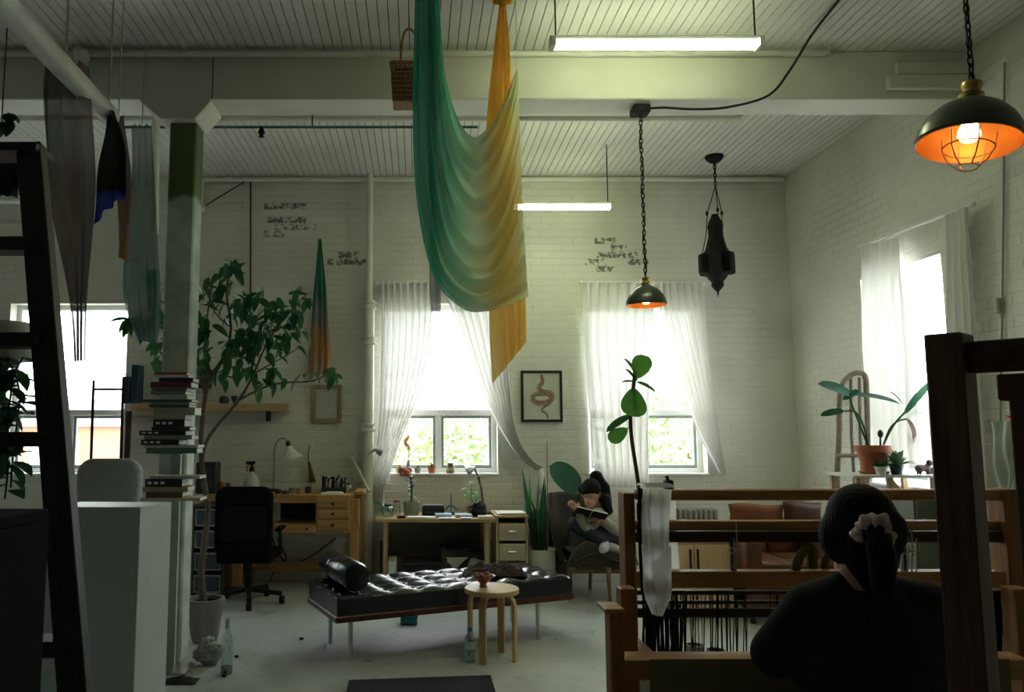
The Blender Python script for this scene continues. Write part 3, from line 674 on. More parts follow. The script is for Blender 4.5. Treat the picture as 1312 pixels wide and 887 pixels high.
te = sheer('teal gauze', [(0, (.14, .25, .23)), (.5, (.04, .17, .16)), (1, (.12, .22, .20))], axis='Z', tr=.3, tl=.4, noise_amt=.4)
cloth('sheer teal gauze cloth hanging beside the column', [(168, 160), (167, 230), (160, 310), (156, 380), (176, 436)], [(196, 160), (199, 230), (201, 310), (206, 390), (200, 440)], YB - .15, te, 4, .04, (182, 160))
ws = sheer('green to orange silk', [(0, (.48, .42, .34)), (.14, (.50, .30, .14)), (.3, (.45, .22, .10)), (.42, (.22, .22, .20)), (.6, (.05, .17, .13)), (.85, (.06, .24, .14)), (1, (.10, .28, .14))], axis='Z', tr=.04, tl=.25, noise_amt=.12)
cloth('narrow silk cloth dyed green to orange pinned on the brick wall', [(408, 306), (403, 360), (399, 410), (395, 460), (393, 488)], [(412, 306), (417, 360), (420, 410), (424, 460), (421, 478)], D - .07, ws, 3, .03)

# ================================================================== CURTAINS
cur = sheer('white sheer curtain', [(0, (.86, .85, .80)), (1, (.90, .89, .85))], tr=.025, tl=.12, noise_amt=.1)
def curtain(label, Lp, Rp, mf, nrm, pl, amp=.035): 
    r = thing('sheer_curtain', label, 'curtain', mf((Lp[-1][0] + Rp[-1][0]) / 2, (Lp[-1][1] + Rp[-1][1]) / 2)); obj('curtain_sheet', drape(Lp, Rp, mf, nrm, pl, amp, 170, 70, wob=.006), cur, r, smooth=2); return r
def rod(label, a, b):
    r = thing('curtain_rod', label, 'rod', (V(a) + V(b)) / 2); obj('rod_tube', MB().tube([a, b], .01, 8), white_wood, r, smooth=True)
    for p in (a, b): obj('finial', MB().ball(p, .02), white_wood, r, smooth=True)
mb_ = lambda x, y: P(x, y, D - .10)
rod('white curtain rod over the window behind the hanging silk', mb_(483, 363), mb_(655, 363)); rod('white curtain rod over the window behind the green pendant lamp', mb_(744, 362), mb_(902, 362))
curtain('sheer white curtain drawn aside next to the drain pipe', [(485, 361), (486, 450), (484, 540), (478, 600), (474, 645)], [(556, 361), (550, 440), (535, 510), (512, 570), (488, 645)], mb_, (0, 1, 0), 9)
c_ = curtain('sheer white curtain tied back low beside the framed snake print', [(560, 361), (580, 400), (601, 462), (628, 526), (661, 582), (688, 604)], [(652, 361), (650, 420), (653, 490), (662, 555), (680, 588), (696, 598)], mb_, (0, 1, 0), 8, .045)
obj('tail', MB().loft([(mb_(x, y), V((w_, 0, 0)), V((0, .02, 0))) for x, y, w_ in ((691, 600, .03), (694, 612, .035), (695, 622, .045), (694, 634, .05))], 12), cur, c_, smooth=2)
curtain('sheer white curtain hanging straight behind the fiddle leaf fig', [(746, 361), (750, 450), (757, 540), (764, 625)], [(838, 361), (834, 450), (832, 540), (832, 625)], mb_, (0, 1, 0), 8)
curtain('sheer white curtain pulled back to the wall behind the loom', [(842, 361), (850, 420), (870, 480), (893, 550), (922, 606)], [(900, 361), (905, 430), (914, 500), (924, 570), (931, 608)], mb_, (0, 1, 0), 7)
mr = lambda x, y: PW(x, y, XR - .10)
rod('white curtain rod over the right wall window', mr(1102, 316), mr(1246, 262))
curtain('bright sheer curtain beside the bird of paradise plant', [(1101, 316), (1103, 400), (1108, 500), (1117, 612)], [(1158, 303), (1161, 390), (1168, 480), (1176, 600)], mr, (1, 0, 0), 5)
curtain('cream curtain hanging at the near edge of the right wall window', [(1209, 277), (1212, 380), (1215, 480), (1221, 640)], [(1240, 264), (1246, 380), (1252, 480), (1262, 650)], mr, (1, 0, 0), 4)
# ================================================================== DAYBED AND STOOL
c0 = G(430, 799, .27); ang = math.radians(23.5)
dx = Matrix.Translation((c0.x, c0.y, 0)) @ Matrix.Rotation(ang, 4, 'Z'); LB, WB = 1.82, .68
db = thing('daybed', 'black button tufted leather daybed on a dark wood base with steel legs', 'daybed', dx @ V((LB / 2, WB / 2, 0)))
obj('base_frame', MB(dx).box(0, LB, 0, WB, .265, .305), wood('dark red base wood', (.09, .025, .015), .3, axis=0), db, bevel=.006)
def tuft(u, v):
    x, y = u * (LB - .03) + .015, v * (WB - .03) + .015
    nx, ny = 9, 4; a = math.sin(math.pi * x / LB * nx); b_2 = math.sin(math.pi * y / WB * ny)
    dpt = .034 * (1 - (abs(a) * abs(b_2)) ** .8)
    e = min(u, 1 - u, v * WB / LB, (1 - v) * WB / LB) * LB
    return V((x, y, .43 + .012 - dpt * min(1, e / .06) - .03 * max(0, 1 - e / .04) ** 2))
mb = MB(dx).grid(tuft, 108, 40); mb.box(.012, LB - .012, .012, WB - .012, .306, .412)
mt = obj('mattress', mb, leather, db, smooth=True)
me_b = MB().ball((0, 0, 0), .013, .013, .007, 8, 5).mesh('button', mat=leather, smooth=2)
for i in range(10):
    for j in range(5):
        if 0 < i < 9 and 0 < j < 4: inst('button', me_b, mt, dx @ V((LB * i / 9, WB * j / 4, .414)))
for x, y in ((.14, .12), (.14, WB - .12), (LB - .28, .06), (LB - .2, WB - .12)):
    obj('leg', MB(dx).tube([(x, y, 0), (x, y, .265)], .017, 12), steel, db, smooth=True)
xf = dx @ Matrix.Translation((.16, WB / 2, .533)) @ Matrix.Rotation(math.pi / 2, 4, 'X')
bo = thing('bolster', 'round black leather bolster lying on the daybed end', 'bolster', dx @ V((.16, WB / 2, .44)))
obj('roll', MB(xf).lathe([(.001, -.3), (.06, -.3), (.085, -.29), (.095, -.27), (.097, 0), (.095, .27), (.085, .29), (.06, .3), (.001, .3)], n=28), leather, bo, smooth=True)
for s in (-1, 1): obj('end_button', MB(xf).lathe([(.018, s * .3), (.016, s * .306), (.001, s * .31)], n=12), leather, bo, smooth=True)
for k in (.34, .72): obj('strap', MB(xf).lathe([(.0985, -.3 + .6 * k - .012), (.1, -.3 + .6 * k), (.0985, -.3 + .6 * k + .012)], n=28, cap=False), leather, bo, smooth=True)
# fur throw
fur = M('dark brown fur', (.035, .018, .014), .9, var=.7, scale=40, bump=1, bscale=80)
c = dx @ V((LB - .5, WB * .45, .435)); mb = MB()
def furf(u, v):
    x, y = (u - .5) * .46, (v - .5) * .3; r = max(0, 1 - (2 * u - 1) ** 4) * max(0, 1 - (2 * v - 1) ** 4)
    return V((c.x + x + .03 * noise.noise(V((u * 4, v * 3, 1))), c.y + y, .44 + r * (.055 + .05 * noise.noise(V((u * 6, v * 5, 3))) + .02 * noise.noise(V((u * 20, v * 17, 5))))))
mb.grid(furf, 50, 36); tag(obj('fur_throw', mb, fur, smooth=2), 'rumpled dark brown throw lying at the end of the daybed', 'throw')
# stool
sc = G(630, 753, .455); stz = .455
st = thing('stool', 'round pale birch stool with four bent legs in front of daybed', 'stool', (sc.x, sc.y, 0))
birch = wood('pale birch', (.62, .42, .22), .45, axis=0, var=.12); birz = wood('birch leg', (.58, .38, .18), .4, axis=2, var=.15)
R = .18
obj('seat', MB().lathe([(.001, stz - .032), (R - .004, stz - .032), (R, stz - .028), (R, stz - .004), (R - .004, stz), (.001, stz)], (sc.x, sc.y, 0), 40), birch, st, smooth=True)
for k in range(4):
    t = math.radians(62 + 90 * k); d = V((math.cos(t), math.sin(t), 0)); c = V((sc.x, sc.y, 0)); r0 = R - .022
    pts = [c + d * r0, c + d * r0 + V((0, 0, stz - .11)), c + d * (r0 - .008) + V((0, 0, stz - .075)), c + d * (r0 - .03) + V((0, 0, stz - .05)), c + d * (r0 - .06) + V((0, 0, stz - .042)), c + d * (r0 - .12) + V((0, 0, stz - .042))]
    mb = MB(); s = V((-d.y, d.x, 0)); vs = []
    for i, p in enumerate(pts):
        tn = (pts[min(i + 1, 5)] - pts[max(i - 1, 0)]).normalized(); nn = tn.cross(s).normalized(); vs += [p + s * .024 + nn * .01, p - s * .024 + nn * .01, p - s * .024 - nn * .01, p + s * .024 - nn * .01]
    fs = [(0, 1, 2, 3), (23, 22, 21, 20)] + [(i * 4 + j, i * 4 + (j + 1) % 4, i * 4 + 4 + (j + 1) % 4, i * 4 + 4 + j) for i in range(5) for j in range(4)]
    mb.add(vs, fs); obj('leg', mb, birz, st, bevel=.002)
q = V((sc.x - .055, sc.y + .02, stz))
bw_ = thing('bowl', 'small reddish brown flared bowl on the birch stool', 'bowl', q); bmm = M('brown glaze', (.14, .05, .03), .35, var=.3)
obj('bowl_body', MB().lathe([(.001, .001), (.028, .001), (.024, .012), (.02, .02), (.045, .045), (.078, .072), (.082, .075), (.076, .073), (.04, .047), (.001, .03)], q, 24), bmm, bw_, smooth=True)
mb = MB(); rn = random.Random(4)
for i in range(7): t = i * .9; mb.ball(q + V((.05 * math.cos(t), .05 * math.sin(t), .068 + .01 * (i % 2))), .022, .02, .016, 8, 6)
obj('dried_petals', mb, M('dried petals', (.25, .10, .06), .8, var=.4), bw_, smooth=2)
# water bottle
q = G(602, 848); wt = clear_glass('clear bottle plastic', (.72, .84, .9), .3)
wbt = thing('water_bottle', 'clear plastic water bottle with blue cap standing by the stool', 'bottle', q)
obj('bottle_body', MB().lathe([(.001, 0), (.032, 0), (.036, .006), (.036, .06), (.033, .07), (.036, .08), (.036, .14), (.03, .158), (.014, .18), (.013, .195)], q, 20), wt, wbt, smooth=True)
obj('water', MB().lathe([(.001, .003), (.031, .003), (.034, .01), (.034, .1), (.001, .1)], q, 20), clear_glass('water', (.55, .68, .75), .15), wbt, smooth=True)
obj('cap', MB().lathe([(.001, .217), (.015, .217), (.016, .193), (.001, .193)], q, 16), M('blue cap', (.05, .2, .45), .4), wbt, smooth=True)
obj('label_band', MB().lathe([(.0368, .085), (.0368, .132)], q, 20, cap=False), M('bottle label', (.55, .6, .65), .6), wbt, smooth=True)
# teal box under the daybed
q = G(524, 799); tb = thing('teal_box', 'small teal block on the floor under the daybed', 'box', q); tm = M('teal plastic', (.02, .25, .33), .5)
obj('box_body', MB().cbox(q, .13, .1, .055), tm, tb, bevel=.006); obj('lid', MB().cbox(q + V((0, 0, .055)), .14, .11, .02), tm, tb, bevel=.005)
# rug
a, b = G(447, 874), G(629, 869)
rg = thing('rug', 'dark charcoal rug on the floor in front of the daybed', 'rug', (.12, 4.2, 0)); rm = M('charcoal rug', (.012, .016, .022), .95, var=.5, scale=60, bump=.6, bscale=200)
obj('rug_pile', MB().prism([(a.x, a.y, .001), (b.x, b.y + .02, .001), (b.x + .01, 3.2, .001), (a.x + .02, 3.2, .001)], (0, 0, .012)), rm, rg, bevel=.004)
mb = MB()
for i in range(60):
    x = a.x + (b.x - a.x) * i / 59; mb.tube([(x, a.y + .02 * i / 59, .006), (x + .004, a.y + .025 + .02 * i / 59, .003)], .003, 4)
obj('fringe', mb, rm, rg)['kind'] = 'stuff'

# ================================================================== DESK BY THE WINDOW
YD = 7.24; dz = P(560, 665, YD).z; xa, xb = P(481, 668, YD).x, P(635, 668, YD).x
dk_ = thing('desk', 'simple pale wood desk under the window behind the daybed', 'desk', ((xa + xb) / 2, YD + .3, 0))
obj('table_top', MB().box(xa, xb, YD, D - .06, dz - .035, dz), pinex, dk_, bevel=.004)
for x in (xa + .09, xb - .08):
    for y in (YD + .03, D - .12): obj('leg', MB().box(x - .02, x + .02, y, y + .04, 0, dz - .035), pine, dk_, bevel=.003)
obj('back_panel', MB().box(xa + .1, xb - .1, D - .13, D - .12, .28, dz - .04), M('grey panel', (.16, .17, .15), .8), dk_)
# drawer cabinet
xc0, xc1 = P(633, 690, YD).x + .02, P(675, 690, YD).x + .01; cz = P(655, 661, YD).z
cbm = M('cream drawer front', (.50, .44, .30), .5, var=.06)
cab = thing('drawer_cabinet', 'narrow cream drawer cabinet beside the desk', 'cabinet', ((xc0 + xc1) / 2, YD + .25, 0))
mb = MB(); mb.box(xc0, xc0 + .02, YD, YD + .5, 0, cz - .02); mb.box(xc1 - .02, xc1, YD, YD + .5, 0, cz - .02); mb.box(xc0 + .02, xc1 - .02, YD + .48, YD + .5, 0, cz - .02); mb.box(xc0 + .02, xc1 - .02, YD + .01, YD + .48, .02, .04)
obj('carcass', mb, pine, cab); obj('top', MB().box(xc0 - .01, xc1 + .01, YD - .01, YD + .51, cz - .02, cz), pinex, cab, bevel=.004)
zz = [P(655, y, YD).z for y in (671, 693, 697, 719)]
for a, b in ((zz[1], zz[0]), (zz[3], zz[2])):
    d = obj('drawer', MB().box(xc0 + .024, xc1 - .024, YD - .006, YD + .4, a, b), cbm, cab, bevel=.004)
    obj('handle', MB().box((xc0 + xc1) / 2 - .035, (xc0 + xc1) / 2 + .035, YD - .02, YD - .006, (a + b) / 2 - .008, (a + b) / 2 + .01), steel, d, bevel=.003)
tag(obj('paper_stack', MB().box(xc0 + .02, xc1 - .03, YD + .05, YD + .3, cz, cz + .012).box(xc0 + .05, xc1 - .01, YD + .03, YD + .26, cz + .012, cz + .02), paper), 'loose white papers on top of the drawer cabinet', 'papers')

# ---- small builders
def lathe_thing(name, label, cat, q, prof, m, n=20, group=None):
    return tag(obj(name, MB().lathe(prof, q, n), m, smooth=True, origin=q), label, cat, group)
def jar(q, r, h, m, lidm, label, cat='jar', group=None, name='jar'):
    t = thing(name, label, cat, q, group); obj('jar_body', MB().lathe([(.001, 0), (r * .9, 0), (r, r * .12), (r, h * .75), (r * .75, h * .88), (r * .7, h * .92)], q, 16), m, t, smooth=True)
    obj('lid', MB().lathe([(r * .76, h * .88), (r * .78, h), (.001, h)], q, 16), lidm, t, smooth=True); return t
def book(name, label, x0, x1, y0, y1, z0, z1, cm_, group=None, spine='front', cat='book'):
    t = thing(name, label, cat, ((x0 + x1) / 2, (y0 + y1) / 2, z0), group); th = min(.004, (z1 - z0) * .2)
    mb = MB().box(x0, x1, y0, y1, z0, z0 + th).box(x0, x1, y0, y1, z1 - th, z1).box(x0, x1, y0, y0 + th, z0 + th, z1 - th)
    obj('cover', mb, cm_, t); obj('pages', MB().box(x0 + .004, x1 - .004, y0 + th, y1 - .004, z0 + th, z1 - th), paper, t); return t
def leaves(root, me, n, fn, seed=1):
    rn = random.Random(seed)
    for i in range(n):
        p, d, s = fn(i, rn); inst('leaf', me, root, p, aim(d, (0, 0, 1), rn.uniform(-.7, .7)), s)

# ---- on the sill
zs = WZ0 + .003
def S(x, dy=.05): p = P(x, 600, D + dy); return V((p.x, D + dy, zs))
lathe_thing('jar', 'small ochre jar on the window sill', 'jar', S(512), [(.001, 0), (.03, 0), (.038, .03), (.034, .06), (.02, .075), (.02, .085), (.001, .085)], M('ochre glaze', (.35, .22, .08), .4))
vs_ = thing('bud_vase', 'slim grey bud vase with dried orange flower on the sill', 'vase', S(523))
q = S(523); obj('vase', MB().lathe([(.001, 0), (.035, 0), (.04, .03), (.024, .08), (.014, .12), (.016, .13)], q, 16), M('grey green glaze', (.28, .30, .26), .4), vs_, smooth=True)
fl = M('dried orange flower', (.55, .30, .20), .8, var=.3)
obj('stem', MB().tube([q + V((0, 0, .1)), q + V((.005, 0, .2)), q + V((-.015, 0, .27))], .003, 5).tube([q + V((0, 0, .16)), q + V((.05, 0, .21)), q + V((.11, 0, .26))], .003, 5), bark, vs_)
mb = MB()
for i in range(9): t = i * .7; mb.ball(q + V((-.015 + .018 * math.cos(t), .018 * math.sin(t), .25 + .014 * i)), .022 - .001 * i, .02, .024, 8, 5)
obj('flower', mb, fl, vs_, smooth=2)
def succulent(q, potm, label, lm, r=.035, h=.055, nl=14, ll=.05, seed=1, spread=.9):
    t = thing('potted_plant', label, 'plant', q)
    obj('pot', MB().lathe([(.001, 0), (r * .75, 0), (r, h * .8), (r * 1.1, h * .8), (r * 1.1, h), (r * .95, h), (r * .9, h * .85), (.001, h * .85)], q, 18), potm, t, smooth=True)
    me = leaf_mesh('leaf', ll, ll * .4, lm); rn = random.Random(seed)
    for i in range(nl):
        a = rn.random() * 6.28; el = rn.uniform(.2, 1.3); d = V((math.cos(a) * math.cos(el) * spread, math.sin(a) * math.cos(el) * spread, math.sin(el)))
        inst('leaf', me, t, q + V((0, 0, h * .85)), aim(d, (0, 0, 1), rn.uniform(-.5, .5)), rn.uniform(.7, 1.2))
    return t
succulent(S(535), M('grey pot', (.3, .3, .28), .6), 'small grey pot with a bushy green plant on the sill', leafg)
succulent(S(553), terra, 'small red terracotta pot with green sprigs on the sill', leafg, .042, .07, 12, .05, 2)
lb = jar(S(577), .042, .1, M('brown stoneware', (.13, .08, .05), .4), black, 'brown stoneware bottle with dark stopper on the sill', 'bottle', name='stoneware_bottle')
q = S(577); obj('paper_label', MB().lathe([(.0428, .025), (.0428, .06)], q, 16, cap=False), M('tan label', (.4, .32, .22), .8), lb)
# ---- on the desk
def T(x, dy): p = P(x, 660, YD + dy); return V((p.x, YD + dy, dz))
jar(T(487, .3), .055, .15, aqua_glass, steel, 'aqua glass jar at the edge of the desk')
jar(T(497, .2), .05, .11, aqua_glass, black, 'squat aqua glass jar beside the planter on the desk')
jar(T(508, .3), .04, .14, jar_glass, M('red lid', (.25, .05, .04), .5), 'clear glass jar with red lid on the desk')
q = T(527, .3); pl = thing('flower_pot', 'wide grey green planter with orange flowers on the desk', 'plant', q)
obj('pot', MB().lathe([(.001, 0), (.07, 0), (.078, .1), (.08, .13), (.072, .13), (.068, .11), (.001, .11)], q, 22), M('sage pot', (.30, .33, .26), .6), pl, smooth=True); obj('soil', MB().lathe([(.001, .112), (.07, .112)], q, 18), soil, pl)
obj('stem', MB().tube([q + V((0, 0, .1)), q + V((.005, 0, .25)), q + V((-.01, 0, .36))], .009, 6), leafd, pl)
me = leaf_mesh('leaf', .08, .035, leafd); rn = random.Random(3)
for i in range(18): a = rn.random() * 6.28; z = rn.uniform(.16, .36); inst('leaf', me, pl, q + V((0, 0, z)), aim(V((math.cos(a) * .8, math.sin(a) * .8, rn.uniform(-.2, .8)))))
mb = MB()
for i in range(10): mb.ball(q + V((-.06 + .035 * math.cos(i * 1.3), .03 * math.sin(i * 1.3), .39 + .02 * (i % 3))), .03, .026, .024, 8, 6)
obj('flower', mb, M('coral petals', (.55, .20, .12), .7, var=.3), pl, smooth=2)
q = T(555, .28); bb = thing('printer', 'low black box on the desk beside the planter', 'box', q); obj('box_body', MB().cbox(q, .21, .18, .09), black, bb, bevel=.01); obj('lid', MB().cbox(q + V((0, 0, .09)), .19, .16, .012), M('soft black', (.03, .03, .03), .4), bb, bevel=.004); obj('slot', MB().box(q.x - .07, q.x + .07, q.y - .093, q.y - .09, q.z + .03, q.z + .045), M('dark grey', (.06, .06, .06), .4), bb)
for i, (x, dy, w_, m_, lab) in enumerate(((540, .07, .26, paper, 'long white sheet of paper along the desk front edge'), (568, .12, .15, M('blue paper', (.40, .48, .62), .7), 'pale blue paper stack in the middle of the desk'), (594, .12, .15, M('blue grey paper', (.45, .52, .6), .7), 'blue grey magazine beside the desk lamp'), (572, .03, .14, paper, 'white envelope on the front desk edge'), (597, .03, .1, M('white blue card', (.62, .68, .76), .6), 'small pale card near the black bag'), (622, .06, .13, paper, 'crumpled white paper at the end of the desk'))):
    q = T(x, dy); hgt = (.012, .035, .03, .008, .01, .02)[i]
    t = thing('papers', lab, 'papers', q); n = 2 if hgt < .02 else 3
    for k in range(n): obj('sheet', MB(Matrix.Translation(q + V((0, 0, hgt * k / n))) @ Matrix.Rotation((k - 1) * .05, 4, 'Z')).box(-w_ / 2, w_ / 2, -.05, .08, 0, hgt / n * .9), m_, t)
q = T(514, .06); lathe_thing('tape_roll', 'black tape roll lying on the front of the desk', 'tape', q, [(.02, 0), (.04, 0), (.04, .022), (.02, .022), (.02, 0)], black)
q = T(578, .33); bl = thing('pen_stand', 'small blue figurine stand on the desk', 'stand', q); bm_ = M('blue plastic', (.04, .12, .25), .4)
obj('base', MB().lathe([(.001, 0), (.04, 0), (.03, .03), (.001, .035)], q, 14), bm_, bl, smooth=True); obj('post', MB().tube([q + V((0, 0, .02)), q + V((0, 0, .2))], .006, 8), bm_, bl)
for s in (-1, 1): obj('arm', MB().tube([q + V((0, 0, .09)), q + V((s * .04, 0, .07)), q + V((s * .05, 0, .04))], .009, 6), bm_, bl)
q = T(605, .36); pp = thing('potted_plant', 'bright green leafy plant in a small pot beside the desk lamp', 'plant', q)
obj('pot', MB().lathe([(.001, 0), (.04, 0), (.055, .08), (.048, .08), (.001, .07)], q, 18), M('brown pot', (.2, .13, .08), .6), pp, smooth=True)
me = leaf_mesh('leaf', .075, .055, leafb); rn = random.Random(8)
for i in range(22):
    a = rn.random() * 6.28; z = rn.uniform(.12, .3); r = rn.uniform(.0, .07); p = q + V((r * math.cos(a), r * math.sin(a), z)); inst('leaf', me, pp, p, aim(V((math.cos(a), math.sin(a), rn.uniform(-.3, .6)))), rn.uniform(.7, 1.1))
    if i % 3 == 0: obj('stem', MB().tube([q + V((0, 0, .07)), p], .003, 5), leafb, pp)
# desk lamp
q = T(620, .42); dl = thing('desk_lamp', 'bent grey metal desk lamp reaching toward the window sill', 'lamp', q); gmm = M('dull lamp metal', (.16, .15, .12), .4, metal=.7)
pts = [q + V((0, 0, .02)), P(617, 628, q.y), P(613, 612, q.y), P(608, 600, q.y)]
obj('base', MB().lathe([(.001, 0), (.07, 0), (.065, .02), (.001, .025)], q, 20), gmm, dl, smooth=True); obj('lower_arm', MB().tube(pts[:3], .011, 8), gmm, dl, smooth=True); obj('upper_arm', MB().tube(pts[2:], .009, 8), gmm, dl, smooth=True); obj('joint', MB().ball(pts[2], .017), gmm, dl, smooth=True)
xf = Matrix.Translation(pts[-1]) @ Matrix.Rotation(-1.9, 4, 'Y'); obj('lamp_shade', MB(xf).lathe([(.012, -.01), (.022, .02), (.045, .05), (.058, .085), (.054, .085), (.04, .05), (.018, .02)], n=20), steel, dl, smooth=True)
# black bag on desk and under desk
def lump(name, label, cat, c, sx, sy, sz, m, seed, rough=.35):
    def fn(u, v):
        th = math.pi * v; a = 2 * math.pi * u; d = V((math.sin(th) * math.cos(a), math.sin(th) * math.sin(a), math.cos(th))); k = 1 + rough * noise.noise(d * 1.7 + V((seed, 0, 0))) + rough * .4 * noise.noise(d * 4 + V((0, seed, 0)))
        return V(c) + V((d.x * sx * k, d.y * sy * k, max(-sz * .98, d.z * sz * k) + sz * .98))
    mb = MB().grid(fn, 36, 22); return tag(obj(name, mb, m, smooth=2), label, cat)
lump('black_pouch', 'soft black pouch lying on the desk beside the lamp', 'pouch', T(612, .2), .085, .07, .07, black, 3)
q = V((P(598, 720, YD + .35).x, YD + .35, 0)); crate = thing('white_crate', 'white storage box under the desk', 'box', q)
hz = P(598, 712, YD + .35).z
mb = MB(); mb.box(q.x - .19, q.x + .19, q.y - .16, q.y - .15, 0, hz).box(q.x - .19, q.x + .19, q.y + .15, q.y + .16, 0, hz).box(q.x - .19, q.x - .18, q.y - .15, q.y + .15, 0, hz).box(q.x + .18, q.x + .19, q.y - .15, q.y + .15, 0, hz).box(q.x - .18, q.x + .18, q.y - .15, q.y + .15, 0, .01)
obj('box_walls', mb, M('white box plastic', (.62, .63, .6), .5), crate); obj('rim', MB().tube([(q.x - .19, q.y - .16, hz), (q.x + .19, q.y - .16, hz), (q.x + .19, q.y + .16, hz), (q.x - .19, q.y + .16, hz), (q.x - .19, q.y - .16, hz)], .008, 6), M('white box plastic', (.62, .63, .6), .5), crate)
bg_ = thing('black_bag', 'crumpled black bag hanging over the white storage box', 'bag', q + V((0, 0, hz)))
def bagf(u, v):
    x = (u - .5) * .44; y = (v - .5) * .4; e = max(abs(u - .35) * 1.6, abs(v - .5) * 2); z = hz + .1 + .05 * noise.noise(V((u * 5, v * 5, 2))) - .1 * max(0, e - .45) * 2
    if v < .25: z -= (.25 - v) * 1.1 * (max(0, 1 - abs(u - .3) * 3.2)); y = max(y, -.185)
    return V((q.x - .03 + x, q.y + y, z))
obj('bag_skin', MB().grid(bagf, 44, 36), M('black bag fabric', (.014, .014, .014), .6), bg_, smooth=2); obj('strap', MB().tube([q + V((-.1, -.15, hz + .12)), q + V((-.02, -.2, hz + .14)), q + V((.08, -.16, hz + .11))], .01, 6), black, bg_)
q = V((P(541, 730, YD + .3).x, YD + .3, 0)); bx_ = thing('dark_chest', 'low dark chest on the floor under the desk', 'chest', q); obj('chest_body', MB().cbox(q, .36, .3, .24), M('near black board', (.02, .02, .018), .7), bx_, bevel=.006); obj('lid', MB().cbox(q + V((0, 0, .24)), .38, .32, .03), M('near black lid', (.025, .024, .02), .6), bx_, bevel=.006)
q = V((P(503, 730, YD + .2).x, YD + .2, 0)); wp = thing('magazine_holder', 'narrow white magazine file standing under the desk', 'file', q); obj('file_body', MB().cbox(q, .07, .3, .3), white_wood, wp, bevel=.003)
for i, (x, h_) in enumerate(((488, .42), (493, .36), (498, .46))):
    q = V((P(x, 730, YD + .4).x, YD + .42, 0)); tag(obj('plank_offcut', MB().bar(q, q + V((.01 * i, .1, h_)), .03, .04), M('brown plank', (.12, .06, .03), .6), bevel=.003), ('mid height brown offcut nearest the drain pipe under the desk', 'shortest brown offcut standing between two others under the desk', 'tallest brown offcut standing next to the desk leg')[i], 'plank', 'offcuts under the desk')
# wire letter rack
q = T(503, .55); wr_ = thing('wire_rack', 'white wire rack standing at the back of the desk', 'rack', q); wm_ = M('white wire', (.6, .6, .56), .5)
for k, zz in enumerate((.12, .2, .27)):
    obj('rack_tier', MB().tube([q + V((-.09, -.05, zz)), q + V((.09, -.05, zz)), q + V((.09, .05, zz)), q + V((-.09, .05, zz)), q + V((-.09, -.05, zz))], .004, 5), wm_, wr_)
for sx in (-.09, .09):
    for sy in (-.05, .05): obj('upright', MB().tube([q + V((sx, sy, 0)), q + V((sx, sy, .3))], .004, 5), wm_, wr_)

# ================================================================== JEWELLER'S BENCH
xa, xb = P(256, 640, YD).x, P(470, 640, YD).x; bz = P(400, 635, YD).z
jb = thing('workbench', 'honey oak jewellers workbench with small drawers against the brick wall', 'workbench', ((xa + xb) / 2, YD + .3, 0))
obj('bench_top', MB().box(xa, P(452, 640, YD).x, YD + .08, D - .1, bz - .04, bz), oakx, jb, bevel=.004)
obj('side_shelf', MB().box(P(452, 640, YD).x + .002, xb - .03, YD + .1, D - .18, bz + .0, bz + .03), oakx, jb, bevel=.004)
obj('front_apron', MB().box(P(350, 640, YD).x, P(404, 640, YD).x, YD + .07, YD + .09, P(400, 646, YD).z, bz - .002), oakx, jb, bevel=.003)
du0, du1 = P(406, 660, YD).x, P(446, 660, YD).x
zu = [P(420, y, YD).z for y in (640, 652, 666, 681)]
obj('drawer_case', MB().box(du0 - .015, du1 + .012, YD + .035, YD + .4, zu[3] - .015, bz - .001), oak, jb, bevel=.003)
for i in range(3):
    d = obj('drawer', MB().box(du0, du1, YD + .02, YD + .06, zu[i + 1] + .006, zu[i] - .004), oakx, jb, bevel=.004)
    obj('knob', MB().ball(((du0 + du1) / 2, YD + .012, (zu[i] + zu[i + 1]) / 2), .012), iron, d, smooth=True)
s0, s1 = P(348, 680, YD).x, P(404, 680, YD).x; zl0, zl1 = P(380, 684, YD).z, P(380, 673, YD).z
d = obj('tray_drawer', MB().box(s0, s1, YD + .02, YD + .45, zl0, zl1), oakx, jb, bevel=.004); obj('knob', MB().ball(((s0 * .2 + s1 * .8), YD + .012, (zl0 + zl1) / 2), .011), iron, d, smooth=True)
obj('dark_recess', MB().box(s0, s1, YD + .45, YD + .47, zl1, bz - .04), M('dark bench back', (.04, .03, .025), .8), jb)
for x in (447, 296): 
    xx = P(x, 700, YD).x
    obj('leg', MB().box(xx, xx + .085, YD + .06, YD + .13, 0, bz - .04), oak, jb, bevel=.004); obj('leg', MB().box(xx, xx + .085, D - .2, D - .13, 0, bz - .04), oak, jb, bevel=.004)
obj('stretcher', MB().box(xa, P(452, 640, YD).x, D - .2, D - .16, .13, .22), oakx, jb, bevel=.003)
def U(x, dy): p = P(x, 634, YD + dy); return V((p.x, YD + dy, bz))
tools = thing('tool_caddy', 'dark tool rack of pliers and hammers on the workbench', 'tool rack', U(428, .3)); q = U(428, .3)
obj('rack', MB().cbox(q, .24, .08, .05), M('dark rack', (.03, .03, .03), .6), tools, bevel=.005); rn = random.Random(6)
for i in range(14):
    p = q + V((-.11 + .017 * i, rn.uniform(-.03, .03), .04)); h_ = rn.uniform(.05, .12); cm2 = (black, black, M('red grip', (.25, .04, .03), .5), M('blue grip', (.04, .08, .18), .5), steel)[i % 5]
    tl_ = obj('tool_handle', MB().tube([p, p + V((rn.uniform(-.015, .015), rn.uniform(-.02, .02), h_))], .009, 6), cm2, tools, smooth=True)
    obj('tool_tip', MB().ball(p + V((0, 0, h_)), .013, .009, .012, 8, 5), iron, tl_, smooth=True)
jar(U(446, .28), .03, .09, jar_glass, black, 'small clear jar with black lid beside the tool rack')
